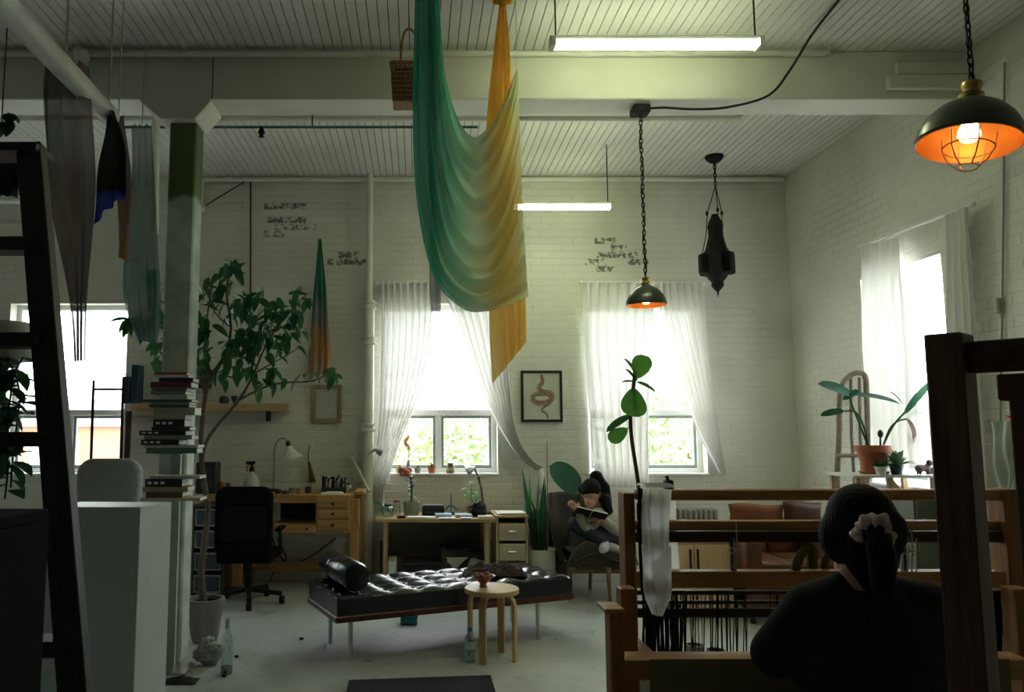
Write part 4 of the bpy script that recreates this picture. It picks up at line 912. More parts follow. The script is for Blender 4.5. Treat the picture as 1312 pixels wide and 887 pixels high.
for i, (x, dy, r_, h_, col_, lab) in enumerate(((356, .2, .03, .04, (.05, .05, .05), 'small black tin on the workbench front'), (366, .16, .035, .03, (.1, .07, .05), 'brown pin cushion on the workbench'), (374, .3, .028, .045, (.3, .28, .24), 'grey ceramic cup on the workbench'), (384, .2, .03, .05, (.35, .22, .1), 'tan wooden pot on the workbench'), (395, .25, .026, .06, (.06, .05, .05), 'dark metal cup near the drawers'))):
    lathe_thing('small_pot', lab, 'pot', U(x, dy), [(.001, 0), (r_, 0), (r_ * 1.1, h_), (r_ * .9, h_), (r_ * .85, h_ * .3), (.001, h_ * .3)], M('pot %d' % i, col_, .6))
tag(obj('paper_sheet', MB().box(U(425, .1).x - .1, U(425, .1).x + .1, YD + .1, YD + .22, bz, bz + .012).box(U(425, .1).x - .06, U(425, .1).x + .08, YD + .11, YD + .2, bz + .012, bz + .02), paper), 'white paper pad in front of the tool rack', 'papers')
# speaker, spray bottle
q = U(266, .25); spk = thing('speaker', 'black upright speaker at the end of the workbench', 'speaker', q); obj('cabinet', MB().cbox(q, .2, .16, P(266, 592, YD + .25).z - bz), M('speaker black', (.02, .022, .022), .5), spk, bevel=.012)
for zz, rr in ((.09, .06), (.22, .035)): obj('driver', MB(Matrix.Translation(q + V((0, -.081, zz))) @ Matrix.Rotation(math.pi / 2, 4, 'X')).lathe([(rr, 0), (rr, .008), (rr * .8, .006), (rr * .3, -.005), (.001, .002)], n=20), M('driver cone', (.05, .05, .05), .6), spk, smooth=True)
q = U(284, .25); ob = thing('thread_spool', 'orange thread spool beside the black speaker', 'spool', q); obj('spool_core', MB().lathe([(.001, 0), (.035, 0), (.035, .012), (.012, .014), (.012, .1), (.032, .104), (.032, .115), (.001, .115)], q, 16), pine, ob, smooth=True); obj('thread', MB().lathe([(.03, .014), (.034, .05), (.028, .1)], q, 16), M('orange thread', (.5, .14, .04), .8), ob, smooth=True)
jar(U(292, .2), .025, .1, M('dark amber', (.05, .03, .02), .3), black, 'slim dark bottle next to the orange spool', 'bottle', name='bottle')
q = U(322, .3); sb = thing('spray_bottle', 'clear round spray bottle with dark nozzle on the workbench', 'bottle', q); obj('bottle_body', MB().lathe([(.001, 0), (.06, 0), (.075, .03), (.075, .1), (.05, .16), (.022, .19), (.02, .21)], q, 20), M('milky plastic', (.52, .54, .53), .3), sb, smooth=True)
obj('nozzle', MB().lathe([(.024, .2), (.026, .235), (.014, .245), (.014, .28)], q, 12).bar(q + V((-.055, 0, .28)), q + V((.03, 0, .285)), .03, .03), black, sb); obj('trigger', MB().tube([q + V((-.03, 0, .27)), q + V((-.05, 0, .23)), q + V((-.04, 0, .2))], .006, 6), black, sb)
# wall lamp with white shade on a gooseneck
q = U(350, .5); gl_ = thing('gooseneck_lamp', 'white shaded gooseneck lamp above the workbench', 'lamp', q); yy = q.y
obj('neck', MB().tube(smooth_poly([q, P(351, 600, yy), P(352, 575, yy), P(357, 564, yy), P(364, 562, yy), P(368, 567, yy)], 4), .008, 8), M('lamp neck', (.25, .24, .22), .4), gl_, smooth=True); obj('base', MB().lathe([(.001, 0), (.06, 0), (.055, .02), (.001, .025)], q, 18), iron, gl_, smooth=True)
t_ = P(369, 568, yy); xf = Matrix.Translation(t_) @ Matrix.Rotation(-.22, 4, 'Y'); obj('socket', MB(xf).lathe([(.02, -.03), (.024, 0), (.016, .02)], n=14), iron, gl_, smooth=True)
obj('lamp_shade', MB(xf).lathe([(.022, -.03), (.04, -.06), (.07, -.1), (.115, -.15), (.118, -.155), (.112, -.152), (.066, -.102), (.03, -.06)], n=28), M('white enamel shade', (.75, .75, .70), .35), gl_, smooth=True)
# hand brush on wall, white dowel, clip lamp
br_ = thing('hand_brush', 'long handled brown bench brush hung on the brick wall', 'brush', P(399, 617, D - .03)); yy = D - .03
obj('handle', MB().tube(smooth_poly([P(397, 571, yy), P(395, 583, yy), P(396, 592, yy)], 3), [.008] * 7, 8), M('worn steel', (.25, .25, .24), .4), br_, smooth=True); obj('bristles', MB().loft([(P(396, 592, yy), V((.012, 0, 0)), V((0, .01, 0))), (P(399, 606, yy), V((.02, 0, 0)), V((0, .015, 0))), (P(401, 618, yy), V((.034, 0, 0)), V((0, .02, 0)))], 12), M('brown bristles', (.12, .07, .04), .9), br_)
tag(obj('white_dowel', MB().tube([P(451, 586, D - .06), P(473, 630, D - .25)], .014, 8), M('white dowel', (.68, .68, .63), .5), smooth=True), 'white dowel leaning on the wall above the workbench', 'dowel')
cl = thing('clip_lamp', 'small silver clip lamp clamped on the drain pipe', 'lamp', P(482, 579, D - .16)); yy = D - .17
obj('clamp', MB().tube([P(472, 583, yy), P(478, 578, yy), P(482, 575, yy)], .012, 8), steel, cl, smooth=True); xf = Matrix.Translation(P(483, 578, yy)) @ Matrix.Rotation(2.0, 4, 'Y'); obj('head', MB(xf).lathe([(.015, -.02), (.03, .02), (.035, .06), (.03, .06), (.02, .02)], n=16), steel, cl, smooth=True)
for i, pp_ in enumerate(([(345, 640), (352, 700), (372, 722), (400, 712), (430, 690)], [(355, 690), (367, 718), (350, 735), (345, 750)])):
    tag(obj('loose_cable', MB().tube(smooth_poly([P(x, y, D - .03) for x, y in pp_], 5), .006, 6), black, smooth=True), ('long black cable sagging across the wall under the workbench', 'short black cable hanging to the floor under the workbench')[i], 'cable')
q = V((P(436, 730, YD + .4).x, YD + .4, 0)); pb_ = thing('plastic_tub', 'clear plastic tub on the floor under the workbench', 'tub', q); obj('tub_body', MB().cbox(q, .12, .16, .14), M('cloudy plastic', (.42, .43, .42), .4), pb_, bevel=.01); obj('lid', MB().cbox(q + V((0, 0, .14)), .13, .17, .015), M('cloudy lid', (.5, .5, .5), .4), pb_, bevel=.004)

# drawers by the column
x0, x1 = P(246, 700, YD + .02).x, P(287, 700, YD + .02).x; pd = thing('storage_tower', 'dark plastic drawer tower with pale rims beside the column', 'drawers', ((x0 + x1) / 2, YD + .1, 0)); zt2 = P(265, 650, YD + .02).z
drm = M('smoky plastic', (.06, .08, .12), .25); rim = M('pale rim', (.4, .43, .43), .5)
mb = MB(); mb.box(x0, x0 + .015, YD + .02, YD + .42, 0, zt2).box(x1 - .015, x1, YD + .02, YD + .42, 0, zt2).box(x0, x1, YD + .405, YD + .42, 0, zt2).box(x0, x1, YD + .02, YD + .42, zt2, zt2 + .02)
obj('frame', mb, M('drawer tower frame', (.10, .07, .05), .5), pd)
for k in range(4):
    z0, z1 = .02 + k * zt2 / 4, (k + 1) * zt2 / 4 - .01; d = obj('drawer', MB().box(x0 + .018, x1 - .018, YD + .0205, YD + .40, z0, z1), drm, pd, bevel=.006)
    obj('rim', MB().tube([(x0 + .03, YD + .021, z0 + .012), (x1 - .03, YD + .021, z0 + .012), (x1 - .03, YD + .021, z1 - .012), (x0 + .03, YD + .021, z1 - .012), (x0 + .03, YD + .021, z0 + .012)], .007, 6), rim, d)

# ================================================================== OFFICE CHAIR
Yo = 6.72; oc_ = G(318, 775); Yo = oc_.y
ch = thing('office_chair', 'black high backed office chair turned to the workbench', 'chair', oc_)
up = M('black upholstery', (.006, .006, .006), .9, var=.3, spec=.1)
x0, x1 = P(274, 660, Yo - .2).x, P(349, 660, Yo - .2).x; z0, z1 = P(310, 714, Yo - .2).z, P(310, 624, Yo - .2).z; cxo = (x0 + x1) / 2
def rr_box(cx, cz_, w_, h_, r, y0, y1, bow=.04):
    pts = []
    for sx, sz, a0 in ((1, 1, 0), (-1, 1, 90), (-1, -1, 180), (1, -1, 270)):
        for k in range(6):
            a = math.radians(a0 + 18 * k); pts.append((cx + sx * (w_ / 2 - r) + r * math.cos(a), cz_ + sz * (h_ / 2 - r) + r * math.sin(a)))
    return MB().prism([(x, y0, z) for x, z in pts], (0, y1 - y0, 0))
obj('backrest', rr_box(cxo, (z0 + z1) / 2, x1 - x0, z1 - z0, .09, Yo - .2, Yo - .12), up, ch, bevel=.03, segs=3, smooth=True)
obj('back_shell', rr_box(cxo, (z0 + z1) / 2 - .02, (x1 - x0) * .8, (z1 - z0) * .5, .06, Yo - .225, Yo - .19), M('back shell plastic', (.008, .008, .008), .7, spec=.15), ch, bevel=.01, smooth=True)
zs_ = z0 + .02
obj('seat', MB().box(cxo - .24, cxo + .24, Yo - .14, Yo + .34, zs_ - .09, zs_), up, ch, bevel=.03, segs=3, smooth=True)
for s in (-1, 1):
    ar = obj('armrest', MB().box(cxo + s * .27 - .03, cxo + s * .27 + .03, Yo - .05, Yo + .2, zs_ + .17, zs_ + .2), up, ch, bevel=.01); obj('arm_post', MB().tube([(cxo + s * .24, Yo + .05, zs_ - .06), (cxo + s * .28, Yo + .05, zs_ - .02), (cxo + s * .27, Yo + .05, zs_ + .17)], .015, 8), black, ar, smooth=True)
obj('gas_post', MB().tube([(cxo, Yo + .06, .1), (cxo, Yo + .06, zs_ - .09)], .028, 12), iron, ch, smooth=True)
for k in range(5):
    t = math.radians(-90 + 72 * k + 14); e = V((cxo + .3 * math.cos(t), Yo + .06 + .3 * math.sin(t), .085)); lg = obj('base_leg', MB().bar((cxo, Yo + .06, .12), e, .045, .035), black, ch, bevel=.006)
    obj('caster', MB(Matrix.Translation(e - V((0, 0, .05))) @ Matrix.Rotation(math.pi / 2, 4, 'Y')).lathe([(.001, -.02), (.034, -.02), (.036, 0), (.034, .02), (.001, .02)], n=14), black, lg, smooth=True)

# wall shelf and things on it
ys = D - .2; z1 = P(300, 517, ys).z; sh = thing('wall_shelf', 'long pine shelf board fixed to the brick wall', 'shelf', (P(268, 520, ys).x, ys, z1)); z0 = P(300, 527, ys).z
obj('board', MB().box(P(168, 520, ys).x, P(370, 520, ys).x, ys, D - .004, z0, z1), pinex, sh, bevel=.003)
for x in (200, 340): obj('bracket', MB().box(P(x, 520, ys).x, P(x, 520, ys).x + .02, ys + .04, D - .004, z0 - .1, z0), iron, sh)
def SH(x, dy=.08): return V((P(x, 516, ys + dy).x, ys + dy, z1))
lathe_thing('small_jar', 'small dark jar on the pine wall shelf', 'jar', SH(287), [(.001, 0), (.04, 0), (.05, .03), (.045, .06), (.03, .075), (.001, .075)], M('dark blue glaze', (.03, .035, .06), .4))
lathe_thing('small_cup', 'dark footed cup on the pine wall shelf', 'cup', SH(300), [(.001, 0), (.02, 0), (.014, .02), (.03, .05), (.035, .075), (.028, .075), (.001, .04)], M('black green glaze', (.03, .04, .035), .4))
for i, (x, h_, cl_) in enumerate(((173, 48, (.02, .05, .08)), (162, 33, (.02, .03, .06)))):
    zt3 = P(x, 516 - h_, ys + .05).z; b_ = SH(x, .05); t = thing('binder', ('tall dark teal binder standing on the pine shelf', 'shorter navy binder standing on the pine shelf')[i], 'binder', b_)
    obj('cover', MB().box(b_.x - .038, b_.x + .036, b_.y - .04, b_.y + .12, b_.z, zt3), M('binder %d' % i, cl_, .5), t, bevel=.003); obj('pages', MB().box(b_.x - .03, b_.x + .028, b_.y - .03, b_.y + .1, zt3, zt3 + .003), paper, t)
tag(obj('dark_plank', MB().box(P(161, 560, D - .1).x, P(167, 560, D - .1).x, D - .13, D - .08, P(164, 600, D - .1).z - 1.0, P(164, 527, D - .1).z), M('dark maroon wood', (.06, .02, .022), .6), bevel=.003), 'dark maroon plank standing against the wall below the shelf', 'plank')
bb2 = thing('wall_speaker', 'small black box mounted behind the column above the shelf', 'speaker', P(262, 490, D - .1)); q = P(262, 495, D - .1); obj('box_body', MB().box(q.x - .05, q.x + .05, D - .15, D - .004, q.z - .02, q.z + .17), black, bb2, bevel=.006); obj('grille', MB().box(q.x - .04, q.x + .04, D - .153, D - .15, q.z, q.z + .15), M('grille', (.04, .04, .04), .7), bb2)

# picture frames
def picture(name, label, x0, x1, y0, y1, fm, fw, artm, depth=.03):
    a, b = P(x0, y1, D - .03), P(x1, y0, D - .03); r = thing(name, label, 'picture', ((a.x + b.x) / 2, D - .03, a.z)); y = D - .006 - depth
    for (u0, u1, w0, w1) in ((a.x, b.x, b.z - fw, b.z), (a.x, b.x, a.z, a.z + fw), (a.x, a.x + fw, a.z + fw, b.z - fw), (b.x - fw, b.x, a.z + fw, b.z - fw)): obj('frame_rail', MB().box(u0, u1, y, D - .006, w0, w1), fm, r, bevel=.003)
    obj('print', MB().box(a.x + fw, b.x - fw, y + .012, y + .016, a.z + fw, b.z - fw), artm, r); return r, a, b, y
picture('picture_frame', 'empty pale wooden picture frame hung beside the drain pipe', 399, 438, 493, 542, wood('weathered frame', (.30, .23, .13)), .045, M('faded linen', (.46, .46, .40), .9, var=.1, scale=20))
pf, a, b, y = picture('picture_frame', 'black framed print of a coiled snake on the brick wall', 668, 720, 475, 541, M('black frame', (.008, .016, .014), .4), .026, M('cream print', (.55, .56, .46), .8, var=.04))
snake = M('snake ink', (.28, .19, .12), .8, var=.5, scale=60)
pts2 = [(694, 483), (695, 490), (690, 497), (695, 502), (706, 504), (708, 510), (700, 516), (688, 516), (682, 511), (685, 506), (694, 505), (704, 507), (706, 515), (698, 521), (694, 526), (700, 530), (702, 536)]
sp_ = smooth_poly([P(x, yy, y + .012) - V((0, .002, 0)) for x, yy in pts2], 5); rad = [.010 + .016 * math.sin(math.pi * min(1, .15 + i / len(sp_))) ** 1 for i in range(len(sp_))]
mb = MB()
for i in range(len(sp_) - 1):
    d = (sp_[i + 1] - sp_[i]).normalized(); n_ = V((-d.z, 0, d.x)); r0, r1_ = rad[i], rad[i + 1]; mb.add([sp_[i] + n_ * r0, sp_[i] - n_ * r0, sp_[i + 1] - n_ * r1_ + V((0, -.00003, 0)), sp_[i + 1] + n_ * r1_], [(0, 1, 2, 3)])
mb.ball(sp_[0] + V((0, .0005, 0)), .018, .0015, .026, 10, 6); obj('snake_drawing', mb, snake, pf)
# ================================================================== BOOK TOWER BY THE COLUMN
Yt = YB - .14
xs = P(222, 560, Yt).x
bt = thing('book_tower', 'slim metal spine shelf carrying stacked books in front of the column', 'bookshelf', (xs, Yt, 0))
ztop = P(222, 480, Yt).z
obj('spine', MB().box(xs - .03, xs + .03, Yt + .07, Yt + .1, 0, ztop), M('grey spine metal', (.45, .5, .47), .4), bt); obj('foot_plate', MB().box(xs - .15, xs + .15, Yt - .1, Yt + .12, 0, .012), steel, bt)
blist = [ # x0 x1 ytop ybot colour label
 (197, 239, 477, 480.3, (.38, .06, .04), 'thin red book on top of the column book tower'), (196, 242, 480.3, 484, (.62, .62, .58), 'thin white book under the red book on the tower'),
 (203, 247, 484, 489.6, (.05, .07, .14), 'navy book high on the column book tower'), (194, 246, 489.6, 497, (.16, .04, .05), 'thick maroon book high on the book tower'),
 (195, 239, 497, 501.6, (.55, .56, .53), 'pale grey book below the maroon book'), (194, 239, 501.6, 506, (.22, .30, .25), 'sage green book on the book tower'),
 (206, 241, 506, 512, (.50, .50, .46), 'small cream book between the green books'), (181, 246, 512, 515.4, (.05, .11, .09), 'wide dark green book sticking out of the tower'),
 (190, 243, 515.4, 518.8, (.60, .60, .55), 'white paperback under the wide green book'), (192, 243, 518.8, 522.4, (.04, .10, .11), 'dark teal book in the middle of the tower'),
 (197, 250, 522.4, 532, (.46, .42, .30), 'thick beige book in the middle of the tower'), (196, 237, 532, 538, (.58, .55, .44), 'cream book above the black lettered book'),
 (197, 237, 538, 547, (.015, .015, .015), 'thick black book with white spine lettering on the tower'), (194, 243, 547, 552, (.05, .03, .04), 'black and pink book below the lettered one'),
 (179, 238, 552, 558, (.012, .012, .014), 'wide black book sticking out of the tower'), (185, 246, 558, 563.5, (.30, .30, .28), 'grey book below the wide black book'),
 (182, 230, 563.5, 570.5, (.014, .015, .016), 'small black book near the bottom of the upper stack'), (185, 254, 570.5, 574, (.62, .63, .60), 'broad white book near the bottom of the upper stack'), (187, 252, 574, 581.5, (.10, .20, .13), 'green book at the bottom of the upper stack'),
 (192, 256, 610, 614, (.55, .56, .55), 'pale magazine on the lower book stack'), (187, 234, 614, 624, (.014, .014, .016), 'thick black book on the lower stack'), (183, 241, 624, 630.5, (.40, .32, .20), 'tan book on the lower stack'), (187, 234, 630.5, 638, (.13, .10, .05), 'olive brown book on the lower stack'), (180, 257, 638, 642, (.56, .50, .38), 'broad cream book at the bottom of the lower stack')]
for i, (x0, x1, y0, y1, c, lab) in enumerate(blist):
    z1, z0 = P(222, y0, Yt - .1).z, P(222, y1, Yt - .1).z; dy = random.uniform(-.02, .01)
    bk_ = book('book', lab, P(x0, y0, Yt - .1).x, P(x1, y0, Yt - .1).x, Yt - .1 + dy, Yt + .06, z0 + .0004, z1 - .0004, M('book cloth %d' % i, c, .55), 'books on the column tower')
    if c[0] < .02:
        for k in range(3): obj('spine_mark', MB().box(P(x0, y0, Yt).x + .05 + .04 * k, P(x0, y0, Yt).x + .075 + .04 * k, Yt - .1012 + dy, Yt - .1 + dy, z0 + (z1 - z0) * .35, z0 + (z1 - z0) * .7), paper, bk_)
for y in (581.5, 642): z = P(222, y, Yt - .1).z; obj('shelf_plate', MB().box(xs - .09, xs + .09, Yt - .08, Yt + .07, z - .004, z - .0002), steel, bt)

# ================================================================== FICUS
pq = G(262, 822); fx = thing('ficus_tree', 'tall leafy ficus tree spreading behind the column', 'tree', pq)
obj('pot', MB().lathe([(.001, 0), (.085, 0), (.1, .05), (.125, .26), (.135, .26), (.135, .3), (.115, .3), (.11, .25), (.001, .25)], pq, 24), M('grey clay pot', (.20, .20, .19), .6), fx, smooth=True); obj('soil', MB().lathe([(.001, .27), (.112, .27)], pq, 20), soil, fx)
yf = pq.y
def FP(x, y, dy=0): return P(x, y, yf + dy)
br_list = [([(262, 777), (258, 735), (263, 690), (267, 655), (262, 620), (258, 585), (258, 555), (263, 507), (271, 482), (287, 457), (296, 420), (290, 370), (300, 335)], .028, .006, 'trunk'),
           ([(259, 590), (268, 559), (306, 513), (325, 479), (340, 444), (362, 410), (392, 378)], .014, .004, 'branch'), ([(306, 513), (330, 500), (359, 491), (402, 488), (422, 476)], .009, .004, 'branch'),
           ([(263, 507), (255, 470), (246, 430), (226, 400), (200, 380), (190, 350)], .012, .004, 'branch'), ([(271, 482), (262, 440), (268, 390), (275, 350)], .01, .004, 'branch'), ([(325, 479), (350, 465), (385, 445)], .007, .003, 'branch'),
           ([(287, 457), (310, 430), (335, 400), (350, 385)], .008, .003, 'branch'), ([(246, 430), (215, 425), (180, 405), (160, 415)], .009, .003, 'branch'), ([(271, 482), (300, 470), (330, 480)], .006, .003, 'branch'), ([(296, 420), (275, 400), (265, 370)], .006, .003, 'branch')]
for i, (pts, r0, r1, nm) in enumerate(br_list):
    sp = smooth_poly([FP(x, y, (0 if k == 0 else .1 * math.sin(i * 1.7 + k * .6) * min(1, k / 4))) for k, (x, y) in enumerate(pts)], 3); n = len(sp); obj(nm, MB().tube(sp, [r0 + (r1 - r0) * k / (n - 1) for k in range(n)], 7), bark, fx, smooth=True)
lms = [leaf_mesh('leaf', .135, .078, leafg, .35), leaf_mesh('leaf', .12, .07, leafd, .5), leaf_mesh('leaf', .15, .075, leafg, .2)]
clusters = [(298, 340, 16, 12, 11), (285, 362, 14, 14, 10), (268, 372, 14, 18, 12), (262, 410, 12, 26, 16), (262, 450, 10, 28, 14), (302, 385, 18, 14, 12), (322, 395, 26, 22, 24), (345, 420, 28, 22, 30), (330, 440, 24, 20, 22), (362, 400, 18, 14, 12), (385, 382, 20, 12, 13), (378, 415, 12, 16, 9), (298, 435, 18, 18, 13), (300, 460, 22, 12, 10), (365, 446, 12, 14, 7),
            (320, 470, 22, 10, 9), (352, 472, 14, 10, 7), (335, 490, 12, 7, 6), (425, 473, 6, 10, 5), (408, 478, 12, 8, 5), (280, 480, 14, 10, 6), (192, 352, 12, 14, 10), (196, 385, 12, 18, 14), (168, 408, 16, 9, 10), (190, 415, 12, 16, 12), (205, 440, 8, 18, 9), (200, 466, 6, 6, 3), (228, 390, 14, 30, 10)]
rn = random.Random(5)
for cx_, cy_, rx, ry, n in clusters:
    for i in range(n):
        p = FP(cx_ + rn.gauss(0, .55) * rx, cy_ + rn.gauss(0, .55) * ry, rn.uniform(-.22, .22)); a = rn.random() * 6.28
        inst('leaf', rn.choice(lms), fx, p, aim(V((math.cos(a) * .7, math.sin(a) * .6, rn.uniform(-1.1, .15))), (0, 0, 1), rn.uniform(-.6, .6)), rn.uniform(.75, 1.15))

# floor things by the column
q = G(290, 864); gb = thing('glass_bottle', 'tall clear glass bottle standing on the floor beside the column', 'bottle', q); hb = (P(290, 793, q.y).z)
obj('bottle_body', MB().lathe([(.001, 0), (.034, 0), (.037, .01), (.037, hb * .58), (.028, hb * .7), (.014, hb * .8), (.013, hb * .97), (.015, hb * .98), (.015, hb)], q, 20), jar_glass, gb, smooth=True)
obj('dark_content', MB().lathe([(.001, .004), (.033, .004), (.035, .045), (.001, .045)], q, 18), black, gb, smooth=True); obj('neck_foil', MB().lathe([(.0145, hb * .82), (.0145, hb * .96)], q, 14, cap=False), M('pale green foil', (.35, .55, .48), .4), gb)
q = G(266, 852); 
def bagfn(u, v):
    th = math.pi * v; a = 2 * math.pi * u; d = V((math.sin(th) * math.cos(a), math.sin(th) * math.sin(a), math.cos(th))); k = 1 + .45 * noise.noise(d * 1.4 + V((4, 0, 0))) - .35 * abs(noise.noise(d * 3.3 + V((1, 5, 2)))) - .2 * abs(noise.noise(d * 8))
    return q + V((d.x * .09 * k, d.y * .07 * k, max(0, .075 + d.z * .09 * k)))
tag(obj('plastic_bag', MB().grid(bagfn, 64, 40), M('cloudy plastic bag', (.42, .44, .42), .35, var=.2, scale=20, trans=.3), smooth=2), 'crumpled white plastic bag on the floor at the foot of the column', 'bag')
q = G(232, 874); tag(obj('dark_rag', MB().grid(lambda u, v: q + V(((u - .5) * .2, (v - .5) * .12, .004 + .025 * max(0, 1 - (2 * u - 1) ** 2) * max(0, 1 - (2 * v - 1) ** 2) * (1 + .8 * noise.noise(V((u * 6, v * 5, 0)))))), 26, 18), M('black rag', (.02, .02, .02), .9), smooth=2), 'small black rag on the floor in front of the column', 'rag')
for i, (x, y) in enumerate(((303, 843), (287, 868), (386, 820))):
    q = G(x, y); tag(obj('pebble', MB().ball(q + V((0, 0, .008)), .016, .012, .009, 8, 6), black, smooth=True), ('small black crumb on the floor beside the glass bottle', 'tiny black crumb in front of the glass bottle', 'tiny black crumb on the floor by the daybed leg')[i], 'crumb')

# ================================================================== PLINTHS, LADDER, LEFT SIDE
pw = M('white plinth paint', (.66, .74, .74), .5, var=.05)
a = P(180, 650, 3.2); zpt = a.z; bcorner = G(220, 643.5, zpt); fl_ = G(66, 652.5, zpt)
def plinth(label, pts, z, m):
    r = thing('plinth', label, 'plinth', (sum(p[0] for p in pts) / len(pts), sum(p[1] for p in pts) / len(pts), 0))
    obj('plinth_body', MB().prism([(p[0], p[1], 0) for p in pts], (0, 0, z - .02)), m, r, bevel=.002); c = V((sum(p[0] for p in pts) / 4, sum(p[1] for p in pts) / 4, 0))
    obj('plinth_top', MB().prism([(p[0], p[1], z - .0195) for p in pts], (0, 0, .0195)), m, r, bevel=.002); return r
A, B_ = V((a.x, a.y, 0)), V((bcorner.x, bcorner.y, 0)); wv = V((-(B_ - A).y, (B_ - A).x, 0)).normalized() * .38
plinth('pale grey plinth standing beside the column and the stepladder', [A, B_, B_ + V((-.40, .02, 0)), A + V((-.40, .0, 0))], zpt, pw)
a2 = P(64, 652, 1.5); z2 = a2.z; l2 = G(-20, 669, z2)
A2 = V((a2.x, a2.y, 0)); L2 = V((l2.x, l2.y, 0)); d2 = (L2 - A2).normalized(); n2_ = V((d2.y, -d2.x, 0)); n2_ = n2_ if n2_.y > 0 else -n2_
plinth('charcoal plinth standing in front of the stepladder', [A2, A2 + d2 * .4, A2 + d2 * .4 + n2_ * .22, A2 + n2_ * .22], z2, M('charcoal plinth paint', (.012, .013, .013), .9, var=.08, spec=.1))
# step ladder
Yl_ = 2.05; lw = M('dark ladder wood', (.028, .022, .018), .6, var=.4, stretch=(12, 12, 1), scale=4)
top = P(40, 188, Yl_ + .28); bot = P(97, 890, Yl_); dirv = (bot - top); k = (bot.z - 0) / (top.z - bot.z); foot = bot + dirv * k
ld = thing('stepladder', 'dark stained wooden stepladder standing in front of the plinths', 'ladder', (foot.x - .4, foot.y, 0))
obj('rail', MB().bar(top, foot, .075, .045, (0, 1, 0)), lw, ld, bevel=.003)
lt = top + V((-.42, 0, 0)); lf = V((foot.x - .85, foot.y, 0)); obj('rail', MB().bar(lt, lf, .075, .045, (0, 1, 0)), lw, ld, bevel=.003)
obj('top_platform', MB().box(lt.x - .06, P(70, 187, top.y + .07).x, top.y - .05, top.y + .07, P(40, 192, top.y - .05).z, P(40, 181, top.y - .05).z), lw, ld, bevel=.004)
for y in (310, 435, 563, 698, 828):
    f = (top.z - P(60, y, Yl_ + .2 * (1 - (y - 188) / 700)).z) / top.z; p1 = top.lerp(foot, f); p0 = lt.lerp(lf, f)
    obj('step', MB().box(p0.x + .01, p1.x - .01, p1.y - .045, p1.y + .045, p1.z - .02, p1.z + .02), lw, ld, bevel=.004)
f = .62; p1 = top.lerp(foot, f); p0 = lt.lerp(lf, f); 
for s, tp_ in ((0, lt), (1, top)):
    ft = V((tp_.x + (.02 if s else -.02) - (.25 if s else -.1), tp_.y + .33, 0)); obj('rear_leg', MB().bar(tp_ + V((-.25 * s, .06, -.01)), ft, .05, .03, (0, 1, 0)), lw, ld, bevel=.003)
bz1 = P(20, 462, 2.52).z
obj('rear_brace', MB().box(lt.x - .1, top.x - .1, 2.42, 2.52, bz1 - .025, bz1), lw, ld, bevel=.003)
# white planter with trailing vine behind the ladder
q = V((P(-5, 440, 2.52).x, 2.52, bz1)); wpn = thing('trailing_plant', 'trailing green vine in a rounded white planter on the stepladder', 'plant', q)
zz1 = P(0, 414, 2.52).z - bz1; wd = P(48, 440, 2.52).x - q.x
obj('planter', MB().loft([(q + V((0, 0, z)), V((wd * s, 0, 0)), V((0, .11 * s, 0))) for z, s in ((0, .9), (.01, .97), (zz1 * .5, 1), (zz1 * .8, .98), (zz1, .8))], 28), M('white planter', (.62, .64, .62), .35), wpn, smooth=True)
vm = [leaf_mesh('leaf', .06, .055, leafd, .2, shape='point'), leaf_mesh('leaf', .05, .05, leafg, .3)]
for k, pts in enumerate(([(30, 458), (18, 480), (12, 520), (8, 560), (10, 600), (6, 640)], [(10, 458), (25, 500), (22, 540), (16, 590), (14, 625)], [(-15, 455), (-4, 500), (2, 550), (-3, 600)])):
    sp = smooth_poly([P(x, y, 2.4 + .03 * k) for x, y in pts], 4); obj('vine_stem', MB().tube(sp, .003, 5), leafd, wpn)
    for i in range(22):
        p = poly_at(sp, (i + .3) / 22.5); a = rn.random() * 6.28; inst('leaf', rn.choice(vm), wpn, p, aim(V((math.cos(a), math.sin(a) * .5, rn.uniform(-.9, .3)))), rn.uniform(1.0, 1.5))
tag(obj('dark_jacket', drape([(-20, 205), (-22, 225), (-15, 252)], [(24, 208), (30, 228), (20, 252)], lambda x, y: P(x, y, 2.7), (0, 1, 0), 3, .02, 24, 16), M('dark grey wool', (.03, .035, .035), .9), smooth=2), 'dark cloth bundle hanging behind the top of the stepladder', 'cloth')
hp = thing('hanging_plant', 'dark hanging plant tip near the top of the stepladder', 'plant', P(4, 150, 3.4)); obj('stem', MB().tube([P(2, 172, 3.4), P(3, 140, 3.4), V((P(3, 140, 3.4).x, 3.4, CEIL))], .003, 5), leafd, hp)
for i in range(6): inst('leaf', vm[0], hp, P(3 + rn.uniform(-5, 8), 148 + rn.uniform(-8, 12), 3.4), aim(V((rn.uniform(-1, 1), rn.uniform(-.5, .5), rn.uniform(-1, .3)))), 1.3)
# dark object on the plinth
q = A2 + d2 * .09 + n2_ * .11 + V((0, 0, z2)); vo = thing('dark_vase', 'dark round ceramic vase on the charcoal plinth', 'vase', q); vom = M('dark ceramic', (.03, .028, .028), .4)
obj('body', MB().lathe([(.001, 0), (.02, 0), (.03, .015), (.028, .033), (.014, .042), (.017, .048)], q, 20), vom, vo, smooth=True); obj('handle', MB().tube(smooth_poly([q + V((-.014, 0, .043)), q + V((-.042, 0, .038)), q + V((-.028, 0, .014))], 4), .004, 6), vom, vo, smooth=True)
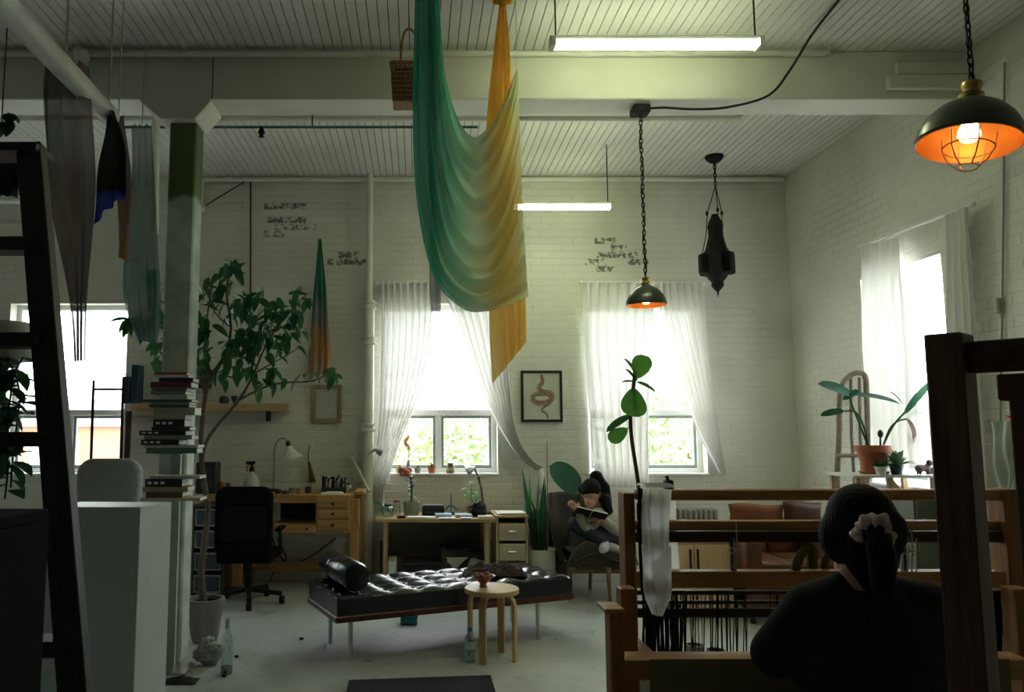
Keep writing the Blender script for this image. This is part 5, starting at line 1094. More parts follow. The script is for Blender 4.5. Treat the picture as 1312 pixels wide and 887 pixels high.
# white shell chair
Yw = 5.5; wcx = P(137, 620, Yw).x; zt4, zb4 = P(137, 588, Yw).z, P(137, 660, Yw).z; wc = thing('armchair', 'rounded pale boucle armchair behind the plinths', 'chair', (wcx, Yw, 0)); bou = M('pale boucle', (.42, .43, .42), .95, var=.15, scale=40, bump=.8, bscale=120)
hw_ = (P(178, 620, Yw).x - P(95, 620, Yw).x) / 2; zseat = .5
obj('shell_back', rr_box(wcx, (zt4 + zseat - .1) / 2, hw_ * 2, zt4 - zseat + .1, .11, Yw, Yw + .1), bou, wc, bevel=.035, segs=3, smooth=True)
obj('seat', MB().box(wcx - hw_ * .9, wcx + hw_ * .9, Yw + .1, Yw + .55, zseat - .14, zseat), bou, wc, bevel=.04, segs=3, smooth=True)
for sx in (-1, 1):
    for yy in (.14, .5): obj('leg', MB().tube([(wcx + sx * hw_ * .7, Yw + yy, zseat - .14), (wcx + sx * hw_ * .85, Yw + yy, 0)], [.02, .012], 8), oak, wc, smooth=True)
# black metal ladder rack by the window
Yr = 7.3; rk = thing('ladder_rack', 'slim black metal ladder rack by the far window', 'rack', (P(140, 600, Yr).x, Yr, 0)); 
for x in (120, 158): p = P(x, 487, Yr); f_ = P(x - 2, 600, Yr); obj('upright', MB().tube([p, V((f_.x, Yr, 0))], .014, 8), iron, rk, smooth=True)
for y in (499, 608): z = P(140, y, Yr).z; k_ = (P(120, 487, Yr).z - z) / P(120, 487, Yr).z; yk = Yr; obj('rung', MB().tube([(P(120, y, yk).x, yk, z), (P(158, y, yk).x, yk, z)], .011, 8), iron, rk, smooth=True)

# ================================================================== PLANTS BETWEEN DESK AND CHAIR
q = G(694, 738); q.y = 7.35; q = V((P(694, 730, 7.35).x, 7.35, 0)); zp = P(694, 703, 7.35).z; sp_t = thing('snake_plant', 'tall snake plant in a white bucket beside the desk', 'plant', q); rb = .13
obj('bucket', MB().lathe([(.001, 0), (rb * .85, 0), (rb * .88, .01), (rb, zp), (rb * 1.04, zp), (rb * .96, zp - .005), (rb * .9, zp - .04), (.001, zp - .04)], q, 26), M('white bucket', (.62, .63, .55), .45), sp_t, smooth=True)
obj('green_mark', MB().lathe([(rb * .97, zp * .25), (rb * .985, zp * .5)], q, 26, cap=False), M('bucket print', (.45, .5, .42), .5), sp_t); obj('soil', MB().lathe([(.001, zp - .035), (rb * .92, zp - .035)], q, 20), soil, sp_t)
bl_m = [leaf_mesh('leaf', .78, .055, leafd, .05, 8, 'blade', .3), leaf_mesh('leaf', .62, .05, leafg, .08, 8, 'blade', .3)]
for i, (x, y) in enumerate(((668, 597), (672, 605), (686, 605), (694, 606), (700, 612), (672, 640), (705, 640), (680, 630))):
    tip = P(x, y, 7.3 + .03 * i); b0 = q + V(((i - 3.5) * .014, .01 * (i % 3), zp - .04)); me = bl_m[i % 2]; inst('leaf', me, sp_t, b0, aim(tip - b0, (0, 1, 0), i * .8), (tip - b0).length / (.78, .62)[i % 2])
obj('stake', MB().tube([q + V((.06, 0, zp)), P(701, 566, 7.35)], .005, 6), M('bamboo', (.3, .16, .08), .7), sp_t)
q = V((P(716, 700, 7.55).x, 7.55, 0)); bl2 = thing('banana_plant', 'broad dark green leaf plant behind the armchair', 'plant', q)
obj('pot', MB().lathe([(.001, 0), (.1, 0), (.13, .24), (.12, .24), (.001, .22)], q, 22), M('dark pot', (.06, .06, .055), .6), bl2, smooth=True)
tip, bs = P(706, 597, 7.4), P(744, 628, 7.55); obj('stalk', MB().tube([q + V((0, 0, .2)), bs + V((-.1, .05, -.35)), bs], .012, 7), leafg, bl2, smooth=True)
inst('leaf', leaf_mesh('leaf', 1.0, .62, leafd, .06, 12, 'oval', .1), bl2, bs, aim(tip - bs, (.35, -.9, .2)), (tip - bs).length)
# radiators
def radiator(label, x0, x1, yt, Y, n, m):
    a, b = P(x0, yt, Y), P(x1, yt, Y); z1 = a.z; r = thing('radiator', label, 'radiator', ((a.x + b.x) / 2, Y, 0)); w_ = (b.x - a.x) / n
    for i in range(n):
        x = a.x + w_ * (i + .5); obj('section', MB().box(x - w_ * .4, x + w_ * .4, Y, Y + .16, .07, z1), m, r, bevel=w_ * .25, segs=2, smooth=True)
    for x in (a.x + w_ * .5, b.x - w_ * .5): obj('foot', MB().box(x - w_ * .3, x + w_ * .3, Y + .02, Y + .14, 0, .07), m, r)
    obj('feed_pipe', MB().tube([(b.x, Y + .08, .12), (b.x + .06, Y + .08, .12), (b.x + .06, Y + .08, 0)], .014, 8), m, r, smooth=True)
ir2 = M('dark radiator iron', (.07, .07, .06), .5)
radiator('dark cast iron radiator behind the snake plant', 680, 722, 655, 7.72, 7, ir2); radiator('grey ribbed radiator under the window behind the loom', 862, 921, 653, 7.72, 9, M('grey radiator', (.22, .21, .18), .5))

# ================================================================== LOUNGE CHAIR AND READER
Yc_ = 7.3; fab = M('taupe chair fabric', (.055, .047, .036), .9, var=.2, scale=50, bump=.4, bscale=150); cwz = wood('chair leg oak', (.28, .19, .10), .5)
lc = thing('lounge_chair', 'taupe wing lounge chair with wooden legs by the window', 'chair', (P(760, 700, Yc_).x, Yc_, 0))
def CP(x, y, dy=0): return P(x, y, Yc_ + dy)
# back wing rises behind and on the left, sweeping round to the seat front
zs0 = CP(770, 706).z
def wing(u, v):
    # u runs round the shell from near left wing to the far right, v up
    a = math.radians(200 - 190 * u); cx_, cy_ = CP(765, 700).x, Yc_ + .12
    rx, ry = .36 + .07 * v, .32 + .06 * v
    ht = CP(712, 632).z - .02 - .55 * max(0, (u - .45)) ** 1.1 - .30 * max(0, .18 - u) / .18
    return V((cx_ + rx * math.cos(a), cy_ + ry * math.sin(a), zs0 - .1 + (ht - zs0 + .1) * v))
o = obj('shell_back', MB().grid(wing, 40, 16), fab, lc, smooth=2); md = o.modifiers.new('thick', 'SOLIDIFY'); md.thickness = .05
def seatf(u, v):
    x = CP(728, 705).x + (CP(806, 705).x - CP(728, 705).x) * u; y = Yc_ - .32 + .62 * v; z = zs0 + .06 * math.exp(-((u - .32) / .22) ** 2) * (1 - v) - .025 * u + .02 * math.sin(math.pi * u) - .05 * max(0, .12 - v) / .12
    return V((x, y, z))
mb = MB().grid(seatf, 30, 20); mb.box(CP(731, 705).x, CP(803, 705).x, Yc_ - .29, Yc_ + .28, zs0 - .12, zs0 - .01)
obj('seat_cushion', mb, fab, lc, smooth=True)
ox, oy = CP(768, 705).x, Yc_
fr = MB().prism([CP(726, 727, -.3), CP(733, 712, -.3), CP(742, 700, -.3), CP(752, 694, -.3), CP(764, 697, -.3), CP(774, 705, -.3), CP(786, 710, -.3), CP(804, 712, -.3), CP(804, 722, -.3)], (0, .05, 0))
obj('front_panel', fr, fab, lc, bevel=.006)
for x, y, dy in ((779, 757, -.3), (730, 752, -.22), (757, 746, .25), (800, 748, .25)):
    f_ = CP(x, 720, dy); obj('leg', MB().tube([(f_.x, f_.y, zs0 - .1), (f_.x + (.012 if x > 760 else -.012), f_.y, 0)], [.022, .014], 10), cwz, lc, smooth=True)
obj('front_rail', MB().box(CP(733, 720, -.3).x, CP(802, 720, -.3).x, Yc_ - .25, Yc_ - .21, zs0 - .16, zs0 - .11), cwz, lc, bevel=.004)

rd = thing('person', 'person in a grey cardigan and jeans curled up reading a black book', 'person', CP(782, 704, -.02))
def hand(mb, wrist, dirv, nrm, s=1.0, curl=.6, side=1):
    d = V(dirv).normalized(); n = V(nrm).normalized(); sd = d.cross(n).normalized() * side
    pm = V(wrist) + d * .045 * s; mb.loft([(V(wrist), sd * .024 * s, n * .016 * s), (pm, sd * .038 * s, n * .014 * s), (V(wrist) + d * .09 * s, sd * .036 * s, n * .011 * s)], 12)
    for k, ln in enumerate((.062, .07, .065, .05)):
        b0 = V(wrist) + d * .086 * s + sd * (.028 - .019 * k) * s; c1 = b0 + (d * math.cos(curl * .5) - n * math.sin(curl * .5)) * ln * .5 * s; c2 = c1 + (d * math.cos(curl * 1.4) - n * math.sin(curl * 1.4)) * ln * .5 * s
        mb.limb([b0, c1, c2], [.009 * s, .0085 * s, .007 * s], 8)
    b0 = V(wrist) + d * .03 * s + sd * .03 * s; c1 = b0 + (d * .6 + sd * .7 - n * .3).normalized() * .035 * s; mb.limb([b0, c1, c1 + (d * .9 + sd * .1 - n * .4).normalized() * .03 * s], [.011 * s, .0095 * s, .008 * s], 8)
hd = CP(757, 633, -.1)                    # head centre, face turned down and left to the book
fd = V((-.35, -.75, -.45)).normalized()   # gaze
hipc = CP(788, 695, .02); chest = CP(779, 663, -.02); shl, shr = CP(766, 660, -.14), CP(790, 660, .12); neck = CP(766, 650, -.03)
kneeL, kneeR = CP(738, 672, -.16), CP(744, 668, .02); ankL, ankR = CP(776, 699, -.22), CP(784, 700, -.16); hipL, hipR = CP(790, 693, -.1), CP(790, 692, .08)
elL, elR = CP(762, 680, -.25), CP(790, 682, .1); wrL, wrR = CP(742, 658, -.24), CP(771, 666, -.24); elL = CP(752, 684, -.18); elR = CP(793, 683, -.14)
b_ = MB(); b_.ball(hd, .075, .088, .105, 18, 12); ch_ = hd + fd * .055 + V((0, 0, -.05)); b_.ball(ch_, .05, .05, .05); b_.limb([hd - V((0, 0, .04)), neck], [.048, .05]); b_.limb([neck, chest], [.055, .1])
b_.loft([(hipc, V((.13, 0, 0)), V((0, .16, 0))), (hipc.lerp(chest, .5), V((.1, 0, 0)), V((0, .14, 0))), (chest, V((.1, 0, 0)), V((0, .16, 0))), (chest + V((0, 0, .07)), V((.06, 0, 0)), V((0, .12, 0)))])
b_.limb([shl, elL, wrL], [.05, .038, .026]); b_.limb([shr, elR, wrR], [.05, .038, .026]); b_.limb([hipL, kneeL, ankL], [.085, .06, .038]); b_.limb([hipR, kneeR, ankR], [.085, .06, .038])
for an, s in ((ankL, -1), (ankR, 1)): b_.limb([an, an + V((-.05 if s < 0 else .04, -.1, -.02))], [.036, .03])
right_d = fd.cross(V((0, 0, 1))).normalized(); upd = right_d.cross(fd)
b_.loft([(hd + fd * .08 - upd * .005, right_d * .012, upd * .012), (hd + fd * .1 - upd * .02, right_d * .014, upd * .014), (hd + fd * .088 - upd * .03, right_d * .014, upd * .008)], 10)
hand(b_, wrL, (-.5, -.3, .6), (.3, -.8, -.2), 1, .9, 1); hand(b_, wrR, (-.85, -.2, .2), (.1, -.6, .7), 1, .9, -1)
bake(b_, 'body', skin, rd, .009, 5)
for s in (-1, 1):
    e_ = hd + fd * .072 + right_d * .03 * s + upd * .012; obj('eye', MB().ball(e_, .011, .008, .006, 8, 6), M('dark eye', (.02, .015, .012), .3), rd, smooth=True)
    ea = hd + right_d * .076 * s; obj('ear', MB().ball(ea, .012, .018, .03, 8, 6), skin, rd, smooth=True)
obj('mouth', MB().ball(hd + fd * .086 - upd * .055, .02, .008, .006, 8, 6), M('lips', (.32, .10, .08), .5), rd, smooth=True)
hb_ = MB(); hb_.ball(hd - fd * .022 + upd * .035, .09, .095, .098, 16, 10); hb_.ball(CP(764, 610, -.02), .06, .06, .05, 14, 9)
hb_.limb([hd + right_d * .07 + upd * .03 - fd * .03, CP(776, 640, -.1), CP(780, 656, -.14), CP(780, 672, -.16)], [.05, .045, .042, .02]); hb_.limb([CP(764, 612, -.02), CP(774, 625, -.03), CP(778, 645, -.06)], [.055, .055, .045])
bake(hb_, 'hair', hair, rd, .011, 4)
cd = MB(); cd.loft([(hipc + V((0, 0, .02)), V((.14, 0, 0)), V((0, .18, 0))), (hipc.lerp(chest, .5), V((.125, 0, 0)), V((0, .17, 0))), (chest, V((.12, 0, 0)), V((0, .185, 0))), (chest + V((-.01, 0, .075)), V((.075, 0, 0)), V((0, .14, 0)))])
cd.limb([shl, elL, wrL.lerp(elL, .15)], [.068, .058, .045]); cd.limb([shr, elR, wrR.lerp(elR, .15)], [.07, .06, .045])
bake(cd, 'cardigan', M('pale grey knit', (.34, .34, .27), .95, var=.15, scale=40, bump=.5, bscale=120), rd, .012, 6)
jn = MB(); jn.loft([(hipc - V((0, 0, .06)), V((.12, 0, 0)), V((0, .17, 0))), (hipc + V((0, 0, .04)), V((.135, 0, 0)), V((0, .17, 0)))]); jn.limb([hipL, kneeL, ankL.lerp(kneeL, .12)], [.1, .075, .055]); jn.limb([hipR, kneeR, ankR.lerp(kneeR, .12)], [.1, .075, .055])
bake(jn, 'jeans', M('dark navy denim', (.022, .028, .05), .85, var=.2, scale=40), rd, .012, 5)
for an, s in ((ankL, -1), (ankR, 1)): bake(MB().limb([an + V((-.01, .01, .01)), an + V((-.02, -.03, -.012)), an + V((-.05 if s < 0 else .04, -.1, -.02))], [.046, .048, .038]), 'sock', M('white sock', (.62, .63, .66), .9), rd, .01, 3)
bq_ = CP(756, 660, -.27); xf = Matrix.Translation(bq_) @ Matrix.Rotation(.22, 4, 'Y') @ Matrix.Rotation(-.55, 4, 'X') @ Matrix.Diagonal((.88, .88, 1, 1))
bo_ = thing('book', 'open black covered book held by the reading person', 'book', bq_)
obj('cover', MB(xf).box(-.16, -.003, -.1, .1, -.006, 0).box(.003, .16, -.1, .1, -.006, 0), black, bo_, bevel=.001); obj('pages', MB(xf).box(-.152, -.004, -.094, .094, .0005, .012).box(.004, .152, -.094, .094, .0005, .012), paper, bo_)
# ================================================================== BEHIND THE LOOM
# low wooden cabinet
Yq = 6.4; a, b = P(846, 700, Yq), P(938, 694, Yq); lc2 = thing('low_cabinet', 'pale birch low cabinet behind the loom', 'cabinet', ((a.x + b.x) / 2, Yq + .2, 0)); zc2 = b.z; cbw = wood('pale cabinet birch', (.80, .56, .32), .45, axis=2, var=.06)
obj('carcass', MB().box(a.x, b.x, Yq + .02, Yq + .42, 0, zc2 - .02), cbw, lc2); obj('top', MB().box(a.x - .01, b.x + .01, Yq, Yq + .43, zc2 - .02, zc2), pinex, lc2, bevel=.003)
xm = P(889, 710, Yq).x
for u0, u1, hx in ((a.x + .006, xm - .003, xm - .03), (xm + .003, b.x - .006, xm + .03)):
    d = obj('door', MB().box(u0, u1, Yq, Yq + .018, .03, zc2 - .025), cbw, lc2, bevel=.002)
    obj('handle', MB().box(hx - .006, hx + .006, Yq - .016, Yq, zc2 - .22, zc2 - .06), iron, d, bevel=.002)
# brown leather sofa
Ys = 6.15; sx0, sx1 = P(958, 700, Ys).x, P(1092, 700, Ys).x; lt_ = M('tan brown leather', (.12, .042, .016), .5, var=.25, bump=.2, bscale=60)
so = thing('leather_sofa', 'tan brown leather sofa behind the loom', 'sofa', ((sx0 + sx1) / 2, Ys + .4, 0)); zss = .42; zsb = P(1000, 668, Ys + .55).z
obj('seat_base', MB().box(sx0, sx1, Ys + .05, Ys + .8, .1, zss - .1), lt_, so, bevel=.02, segs=2, smooth=True)
xm = (sx0 + sx1) / 2
for u0, u1 in ((sx0 + .13, xm - .004), (xm + .004, sx1 - .13)):
    obj('seat_cushion', MB().box(u0, u1, Ys, Ys + .6, zss - .095, zss + .05), lt_, so, bevel=.035, segs=3, smooth=True); obj('back_cushion', MB().box(u0, u1, Ys + .55, Ys + .78, zss + .02, zsb), lt_, so, bevel=.05, segs=3, smooth=True)
for u0, u1 in ((sx0, sx0 + .125), (sx1 - .125, sx1)): obj('armrest', MB().box(u0, u1, Ys + .02, Ys + .8, .1, zss + .22), lt_, so, bevel=.03, segs=3, smooth=True)
for u in (sx0 + .06, sx1 - .06):
    for yy in (Ys + .1, Ys + .72): obj('leg', MB().tube([(u, yy, 0), (u, yy, .1)], .02, 8), darkw, so)
def cushion(label, x0, x1, y0, y1, Y, m, th=.12):
    a, b = P(x0, y1, Y), P(x1, y0, Y); 
    def fn(sg):
        def f(u, v):
            k = (max(0, 1 - (2 * u - 1) ** 4) * max(0, 1 - (2 * v - 1) ** 4)) ** .5; pin = 1 - .06 * (1 - abs(2 * v - 1)) ; return V(((a.x + b.x) / 2 + (u - .5) * (b.x - a.x) * pin, Y + sg * th / 2 * k, a.z + (b.z - a.z) * v + .01 * math.sin(6 * u)))
        return f
    mb = MB().grid(fn(-1), 18, 14); mb.grid(fn(1), 18, 14); return tag(obj('cushion', mb, m, smooth=2), label, 'cushion')
cushion('rust orange cushion lying along the sofa back', 934, 1004, 646, 672, Ys + .66, M('rust cloth', (.20, .07, .025), .8))
cushion('dark brown cushion propped beside the rust cushion', 1004, 1052, 643, 674, Ys + .62, M('dark brown leather', (.07, .025, .012), .5))
# right side: plant table by the window
Yp = 5.75; tx0, tx1 = P(1094, 612, Yp).x, P(1204, 612, Yp).x; tz = P(1150, 609, Yp).z
pt = thing('plant_table', 'narrow white topped plant table under the right wall window', 'table', ((tx0 + tx1) / 2, Yp + .2, 0))
obj('table_top', MB().box(tx0, tx1, Yp, Yp + .42, tz - .02, tz), M('white table top', (.62, .62, .58), .4), pt, bevel=.003)
for x in (tx0 + .03, P(1141, 620, Yp).x, tx1 - .04):
    for yy in (Yp + .02, Yp + .37): obj('leg', MB().box(x, x + .035, yy, yy + .035, 0, tz - .02), pine, pt, bevel=.002)
obj('brace', MB().bar((P(1146, 613, Yp).x, Yp + .06, tz - .03), (P(1166, 640, Yp).x, Yp + .06, tz - .16), .03, .02), pine, pt)
obj('lower_shelf', MB().box(tx0, tx1, Yp + .01, Yp + .41, P(1150, 668, Yp).z - .02, P(1150, 668, Yp).z), pinex, pt, bevel=.003)
zsh = P(1150, 668, Yp).z
for i in range(3): book('book', ('white magazine on the plant table shelf', 'dark magazine on the plant table shelf', 'pale folder on top of the plant table magazines')[i], P(1118, 660, Yp).x, P(1168, 660, Yp).x - .03 * i, Yp + .02, Yp + .28, zsh + .04 * i + .0005, zsh + .04 * i + .0395, (paper, black, M('pale folder', (.55, .6, .65), .5))[i])
def TT(x, dy=.15): return V((P(x, 608, Yp + dy).x, Yp + dy, tz))
q = TT(1120, .16); bp_ = thing('bird_of_paradise', 'large leafed plant in a terracotta pot beside the sheer curtain', 'plant', q); hpot = P(1120, 571, Yp + .16).z - tz; rp_ = (P(1141, 575, Yp + .16).x - P(1099, 575, Yp + .16).x) / 2
obj('saucer', MB().lathe([(.001, 0), (rp_ * .75, 0), (rp_ * .85, .02), (.001, .02)], q, 24), terra, bp_, smooth=True)
obj('pot', MB().lathe([(.001, .02), (rp_ * .6, .02), (rp_ * .86, hpot * .78), (rp_ * .98, hpot * .78), (rp_, hpot), (rp_ * .9, hpot), (rp_ * .84, hpot * .85), (.001, hpot * .85)], q, 26), terra, bp_, smooth=True)
obj('soil', MB().lathe([(.001, hpot * .88), (rp_ * .88, hpot * .88)], q, 20), soil, bp_)
def BP(x, y, dy=.1): return P(x, y, Yp + dy)
base = q + V((0, 0, hpot * .86))
for pts in ([(1113, 572), (1106, 545), (1096, 528), (1082, 527)], [(1112, 572), (1102, 545), (1092, 520), (1088, 505)], [(1132, 570), (1145, 545), (1160, 528)], [(1128, 572), (1128, 558)], [(1132, 570), (1140, 550), (1150, 540), (1162, 537)]):
    obj('stalk', MB().tube(smooth_poly([BP(x, y) for x, y in pts], 4), .007, 6), leafg, bp_, smooth=True)
lo = leaf_mesh('leaf', 1.0, .36, leafd, .05, 10, 'oval', .25); ln_ = leaf_mesh('leaf', 1.0, .13, leafd, .12, 10, 'oval', .3); lbr = leaf_mesh('leaf', 1.0, .2, M('withered leaf', (.14, .07, .05), .8), .3, 8, 'oval', .4); lbb = leaf_mesh('leaf', 1.0, .34, leafm('blue green leaf', (.02, .10, .07), .35), .08, 10, 'oval', .25)
for me, s0, s1_, up_, dy1 in ((lbb, (1092, 508), (1050, 490), (0, -.8, .6), -.05), (lo, (1082, 527), (1051, 532), (0, -.8, .6), .05), (ln_, (1088, 505), (1112, 507), (0, -.5, .8), .1), (ln_, (1092, 506), (1158, 512), (0, -.7, .7), .05), (lbb, (1100, 500), (1080, 512), (0, -.9, .4), 0), (ln_, (1158, 532), (1197, 482), (-.5, -.7, .3), .05), (lbr, (1160, 536), (1182, 570), (0, -.8, .5), .05), (ln_, (1140, 502), (1160, 516), (0, -.6, .7), .05)):
    A_, B2 = BP(*s0), BP(*s1_, dy1 + .1); inst('leaf', me, bp_, A_, aim(B2 - A_, up_), (B2 - A_).length)
obj('bud', MB().ball(BP(1128, 556), .02, .02, .03, 10, 7), M('brown bud', (.07, .04, .03), .7), bp_, smooth=True)
succulent(TT(1129, .04), M('white planter', (.62, .64, .62), .35), 'small fern in a white pot before the terracotta pot', leafg, .04, .06, 26, .09, 4)
succulent(TT(1149, .06), M('dark teal pot', (.03, .09, .1), .4), 'feathery pale green plant in a dark teal pot', M('pale feathery leaf', (.25, .38, .22), .6), .045, .075, 40, .12, 5)
q = TT(1183, .1); fg = thing('figurine', 'small dark animal figurine on the plant table', 'figurine', q); fgm = M('dark plum figurine', (.07, .035, .05), .5)
bake(MB().limb([q + V((-.03, 0, .04)), q + V((.03, 0, .05))], [.03, .026]).ball(q + V((.045, -.01, .085)), .024).limb([q + V((-.03, .01, .04)), q + V((-.035, .01, .008))], [.014, .01]).limb([q + V((.03, .01, .04)), q + V((.035, .01, .008))], [.014, .01]).limb([q + V((.03, -.015, .04)), q + V((.03, -.015, .008))], [.013, .01]).limb([q + V((-.03, -.015, .04)), q + V((-.03, -.015, .008))], [.013, .01]), 'body', fgm, fg, .006, 2)
lathe_thing('small_dish', 'grey dish beside the plum figurine', 'dish', TT(1196, .12), [(.001, 0), (.03, 0), (.04, .03), (.045, .05), (.04, .05), (.001, .015)], M('grey dish', (.25, .24, .24), .5))
q = TT(1108, .1); ds = thing('small_speaker', 'black wedge speaker next to the terracotta pot', 'speaker', V((q.x, q.y, zsh))); obj('body', MB().prism([V((q.x - .07, Yp + .02, zsh)), V((q.x + .06, Yp + .02, zsh)), V((q.x + .06, Yp + .02, zsh + .2)), V((q.x - .03, Yp + .02, zsh + .2))], (0, .15, 0)), black, ds, bevel=.006); obj('grille', MB().box(q.x - .03, q.x + .05, Yp + .016, Yp + .02, zsh + .02, zsh + .18), M('grille', (.04, .04, .04), .7), ds)
# bentwood frame leaning in the corner
Yb2 = 6.42; bf = thing('bentwood_frame', 'tall grey bentwood arch frame leaning behind the plant', 'frame', (P(1088, 620, Yb2).x, Yb2, 0)); gw = M('weathered grey wood', (.24, .20, .15), .7, var=.3, scale=14)
pl_ = [P(1073, 640, Yb2), P(1075, 560, Yb2), P(1076, 510, Yb2), P(1080, 492, Yb2), P(1090, 481, Yb2), P(1100, 478, Yb2), P(1108, 482, Yb2), P(1110, 500, Yb2), P(1112, 560, Yb2), P(1113, 640, Yb2)]
pl_ = [V((pl_[0].x, Yb2 - .05, 0))] + pl_ + [V((pl_[-1].x, Yb2 - .05, 0))]
obj('arch', MB().tube(smooth_poly(pl_, 4), .022, 8), gw, bf, smooth=True)
for x in (1091, 1102): obj('slat', MB().tube([P(x - 1, 484, Yb2), P(x, 560, Yb2), V((P(x, 620, Yb2).x, Yb2 - .05, 0))], .013, 8), gw, bf, smooth=True)
for y in (584,): obj('crossbar', MB().tube([P(1073, y, Yb2 - .02), P(1113, y, Yb2 - .02)], .016, 8), gw, bf, smooth=True)
# cabinet and boards to the right
Yg = 4.6; a, b = P(1172, 640, Yg), P(1252, 640, Yg); gc = thing('green_cabinet', 'olive green metal cabinet standing behind the loom', 'cabinet', ((a.x + b.x) / 2, Yg + .2, 0)); gmt = M('olive enamel', (.13, .15, .10), .5); zg2 = P(1180, 637, Yg).z
obj('carcass', MB().box(a.x, b.x, Yg + .012, Yg + .4, 0, zg2), gmt, gc, bevel=.006); d = obj('door', MB().box(a.x + .01, b.x - .01, Yg, Yg + .012, .04, zg2 - .02), gmt, gc, bevel=.003); obj('handle', MB().box(a.x + .03, a.x + .04, Yg - .02, Yg, zg2 - .25, zg2 - .12), steel, d)
a, b = P(1254, 660, 4.7), P(1289, 660, 4.7)
wbx = thing('white_board', 'white foam board with notched corner standing beside the green cabinet', 'board', ((a.x + b.x) / 2, 4.7, 0)); zt5 = P(1270, 664, 4.7).z; zn = P(1270, 700, 4.7).z; xn = P(1268, 690, 4.7).x; zm2 = P(1270, 682, 4.7).z
obj('board', MB().prism([(a.x, 4.7, 0), (b.x, 4.7, 0), (b.x, 4.7, zt5), (P(1284, 680, 4.7).x, 4.7, zt5), (P(1284, 680, 4.7).x, 4.7, zm2), (xn, 4.7, zm2), (xn, 4.7, zn), (a.x, 4.7, zn)], (0, .02, 0)), M('white foam board', (.58, .62, .62), .7), wbx)
# cord and plastic bag on the right wall
tag(obj('wall_cable', MB().tube([PW(1287, 80, XR - .02), PW(1286, 250, XR - .02), PW(1284, 400, XR - .02), PW(1282, 540, XR - .02)], .006, 6), M('pale cable', (.25, .3, .27), .6), smooth=True), 'thin cable running down the right brick wall', 'cable')
tag(obj('cable_switch', MB().box(XR - .05, XR - .008, PW(1284, 392, XR).y - .02, PW(1284, 392, XR).y + .02, PW(1284, 402, XR).z, PW(1284, 382, XR).z), M('cream switch', (.5, .52, .45), .5), bevel=.005), 'small cream switch on the cable down the wall', 'switch')
hb2 = thing('hanging_bag', 'clear plastic bag hung on the right wall', 'bag', PW(1290, 640, XR - .06)); mrb = lambda x, y: PW(x, y, XR - .08)
obj('film', drape([(1264, 540), (1270, 570), (1273, 610), (1276, 655)], [(1310, 540), (1306, 570), (1306, 610), (1304, 655)], mrb, (1, 0, 0), 3, .03, 24, 16), M('milky film', (.40, .44, .40), .35), hb2, smooth=2); obj('red_clip', MB().bar(mrb(1290, 534), mrb(1297, 539), .02, .02), M('red clip', (.5, .08, .04), .5), hb2)

# ================================================================== FIDDLE LEAF FIG
Yfg = 4.4; q = V((P(830, 800, Yfg).x, Yfg, 0)); ff = thing('fiddle_leaf_fig', 'young fiddle leaf fig on a bare stem rising beside the loom', 'plant', q)
obj('pot', MB().lathe([(.001, 0), (.1, 0), (.13, .22), (.14, .22), (.14, .25), (.12, .25), (.001, .22)], q, 24), M('grey pot', (.3, .3, .28), .6), ff, smooth=True)
def FF(x, y, dy=0): return P(x, y, Yfg + dy)
obj('stem', MB().tube(smooth_poly([q + V((0, 0, .2)), FF(826, 700), FF(820, 640), FF(815, 600), FF(809, 560), FF(808, 530), FF(811, 500), FF(814, 475)], 4), .011, 8), bark, ff, smooth=True)
ffm = leafm('fiddle leaf green', (.05, .16, .045), .5)
fm_ = [leaf_mesh('leaf', 1.0, 1.0, ffm, .05, 12, 'fiddle', .04), leaf_mesh('leaf', 1.0, .75, ffm, .1, 12, 'fiddle', .1), leaf_mesh('leaf', 1.0, .28, leafg, .15, 10, 'oval', .35)]
for mi, s0, s1_, up_, dy in ((0, (815, 488), (826, 456), (0, -1, .1), -.05), (0, (812, 494), (812, 533), (0, -1, .1), -.08), (2, (815, 490), (841, 500), (0, -.5, .8), -.05), (2, (813, 490), (796, 488), (0, -.6, .8), .03), (2, (813, 486), (803, 472), (0, -.7, .7), 0), (2, (812, 478), (801, 457), (.5, -.7, .3), .05), (2, (809, 533), (776, 551), (.3, -.6, .7), 0), (1, (806, 548), (782, 564), (0, -1, .3), -.05)):
    A_, B2 = FF(*s0), FF(*s1_, dy); inst('leaf', fm_[mi], ff, A_, aim(B2 - A_, up_), (B2 - A_).length)

# ================================================================== LOOM
YL = 2.9
def LP(x, y, dy=0): return P(x, y, YL + dy)
lm = thing('floor_loom', 'large brown wooden floor loom with dark warp threads', 'loom', (LP(1050, 700).x, YL, 0))
def vbar(nm, x0, x1, ytop, dy, dep, m=loomz, zb=0, Yoff=None):
    a, b = LP(x0, ytop, dy), LP(x1, ytop, dy); z = a.z; xa_, xb_ = LP(x0, 700, dy).x, LP(x1, 700, dy).x
    return obj(nm, MB().box(xa_, xb_, YL + dy, YL + dy + dep, zb, z), m, lm, bevel=.004)
def hbar(nm, x0, x1, y0, y1, dy, dep, m=loomw, rnd=.004):
    a, b = LP(x0, y1, dy), LP(x1, y0, dy); ym = (y0 + y1) / 2
    return obj(nm, MB().box(LP(x0, ym, dy).x, LP(x1, ym, dy).x, YL + dy, YL + dy + dep, a.z, b.z), m, lm, bevel=rnd, segs=2 if rnd > .008 else 1, smooth=rnd > .008)
vbar('upright', 801, 815, 632, 0, .09); vbar('upright', 1291, 1309, 627, 0, .09)
hbar('top_beam', 815, 1291, 627.5, 642, .01, .055, loomw, .014); hbar('upper_rail', 815, 1291, 667.5, 680.5, .03, .045, loomw, .012); hbar('dark_rail', 815, 1291, 682, 695.5, .02, .05, wood('dark rail wood', (.06, .03, .015), axis=0))
hbar('beater_rail', 815, 1291, 733, 754, -.02, .06)
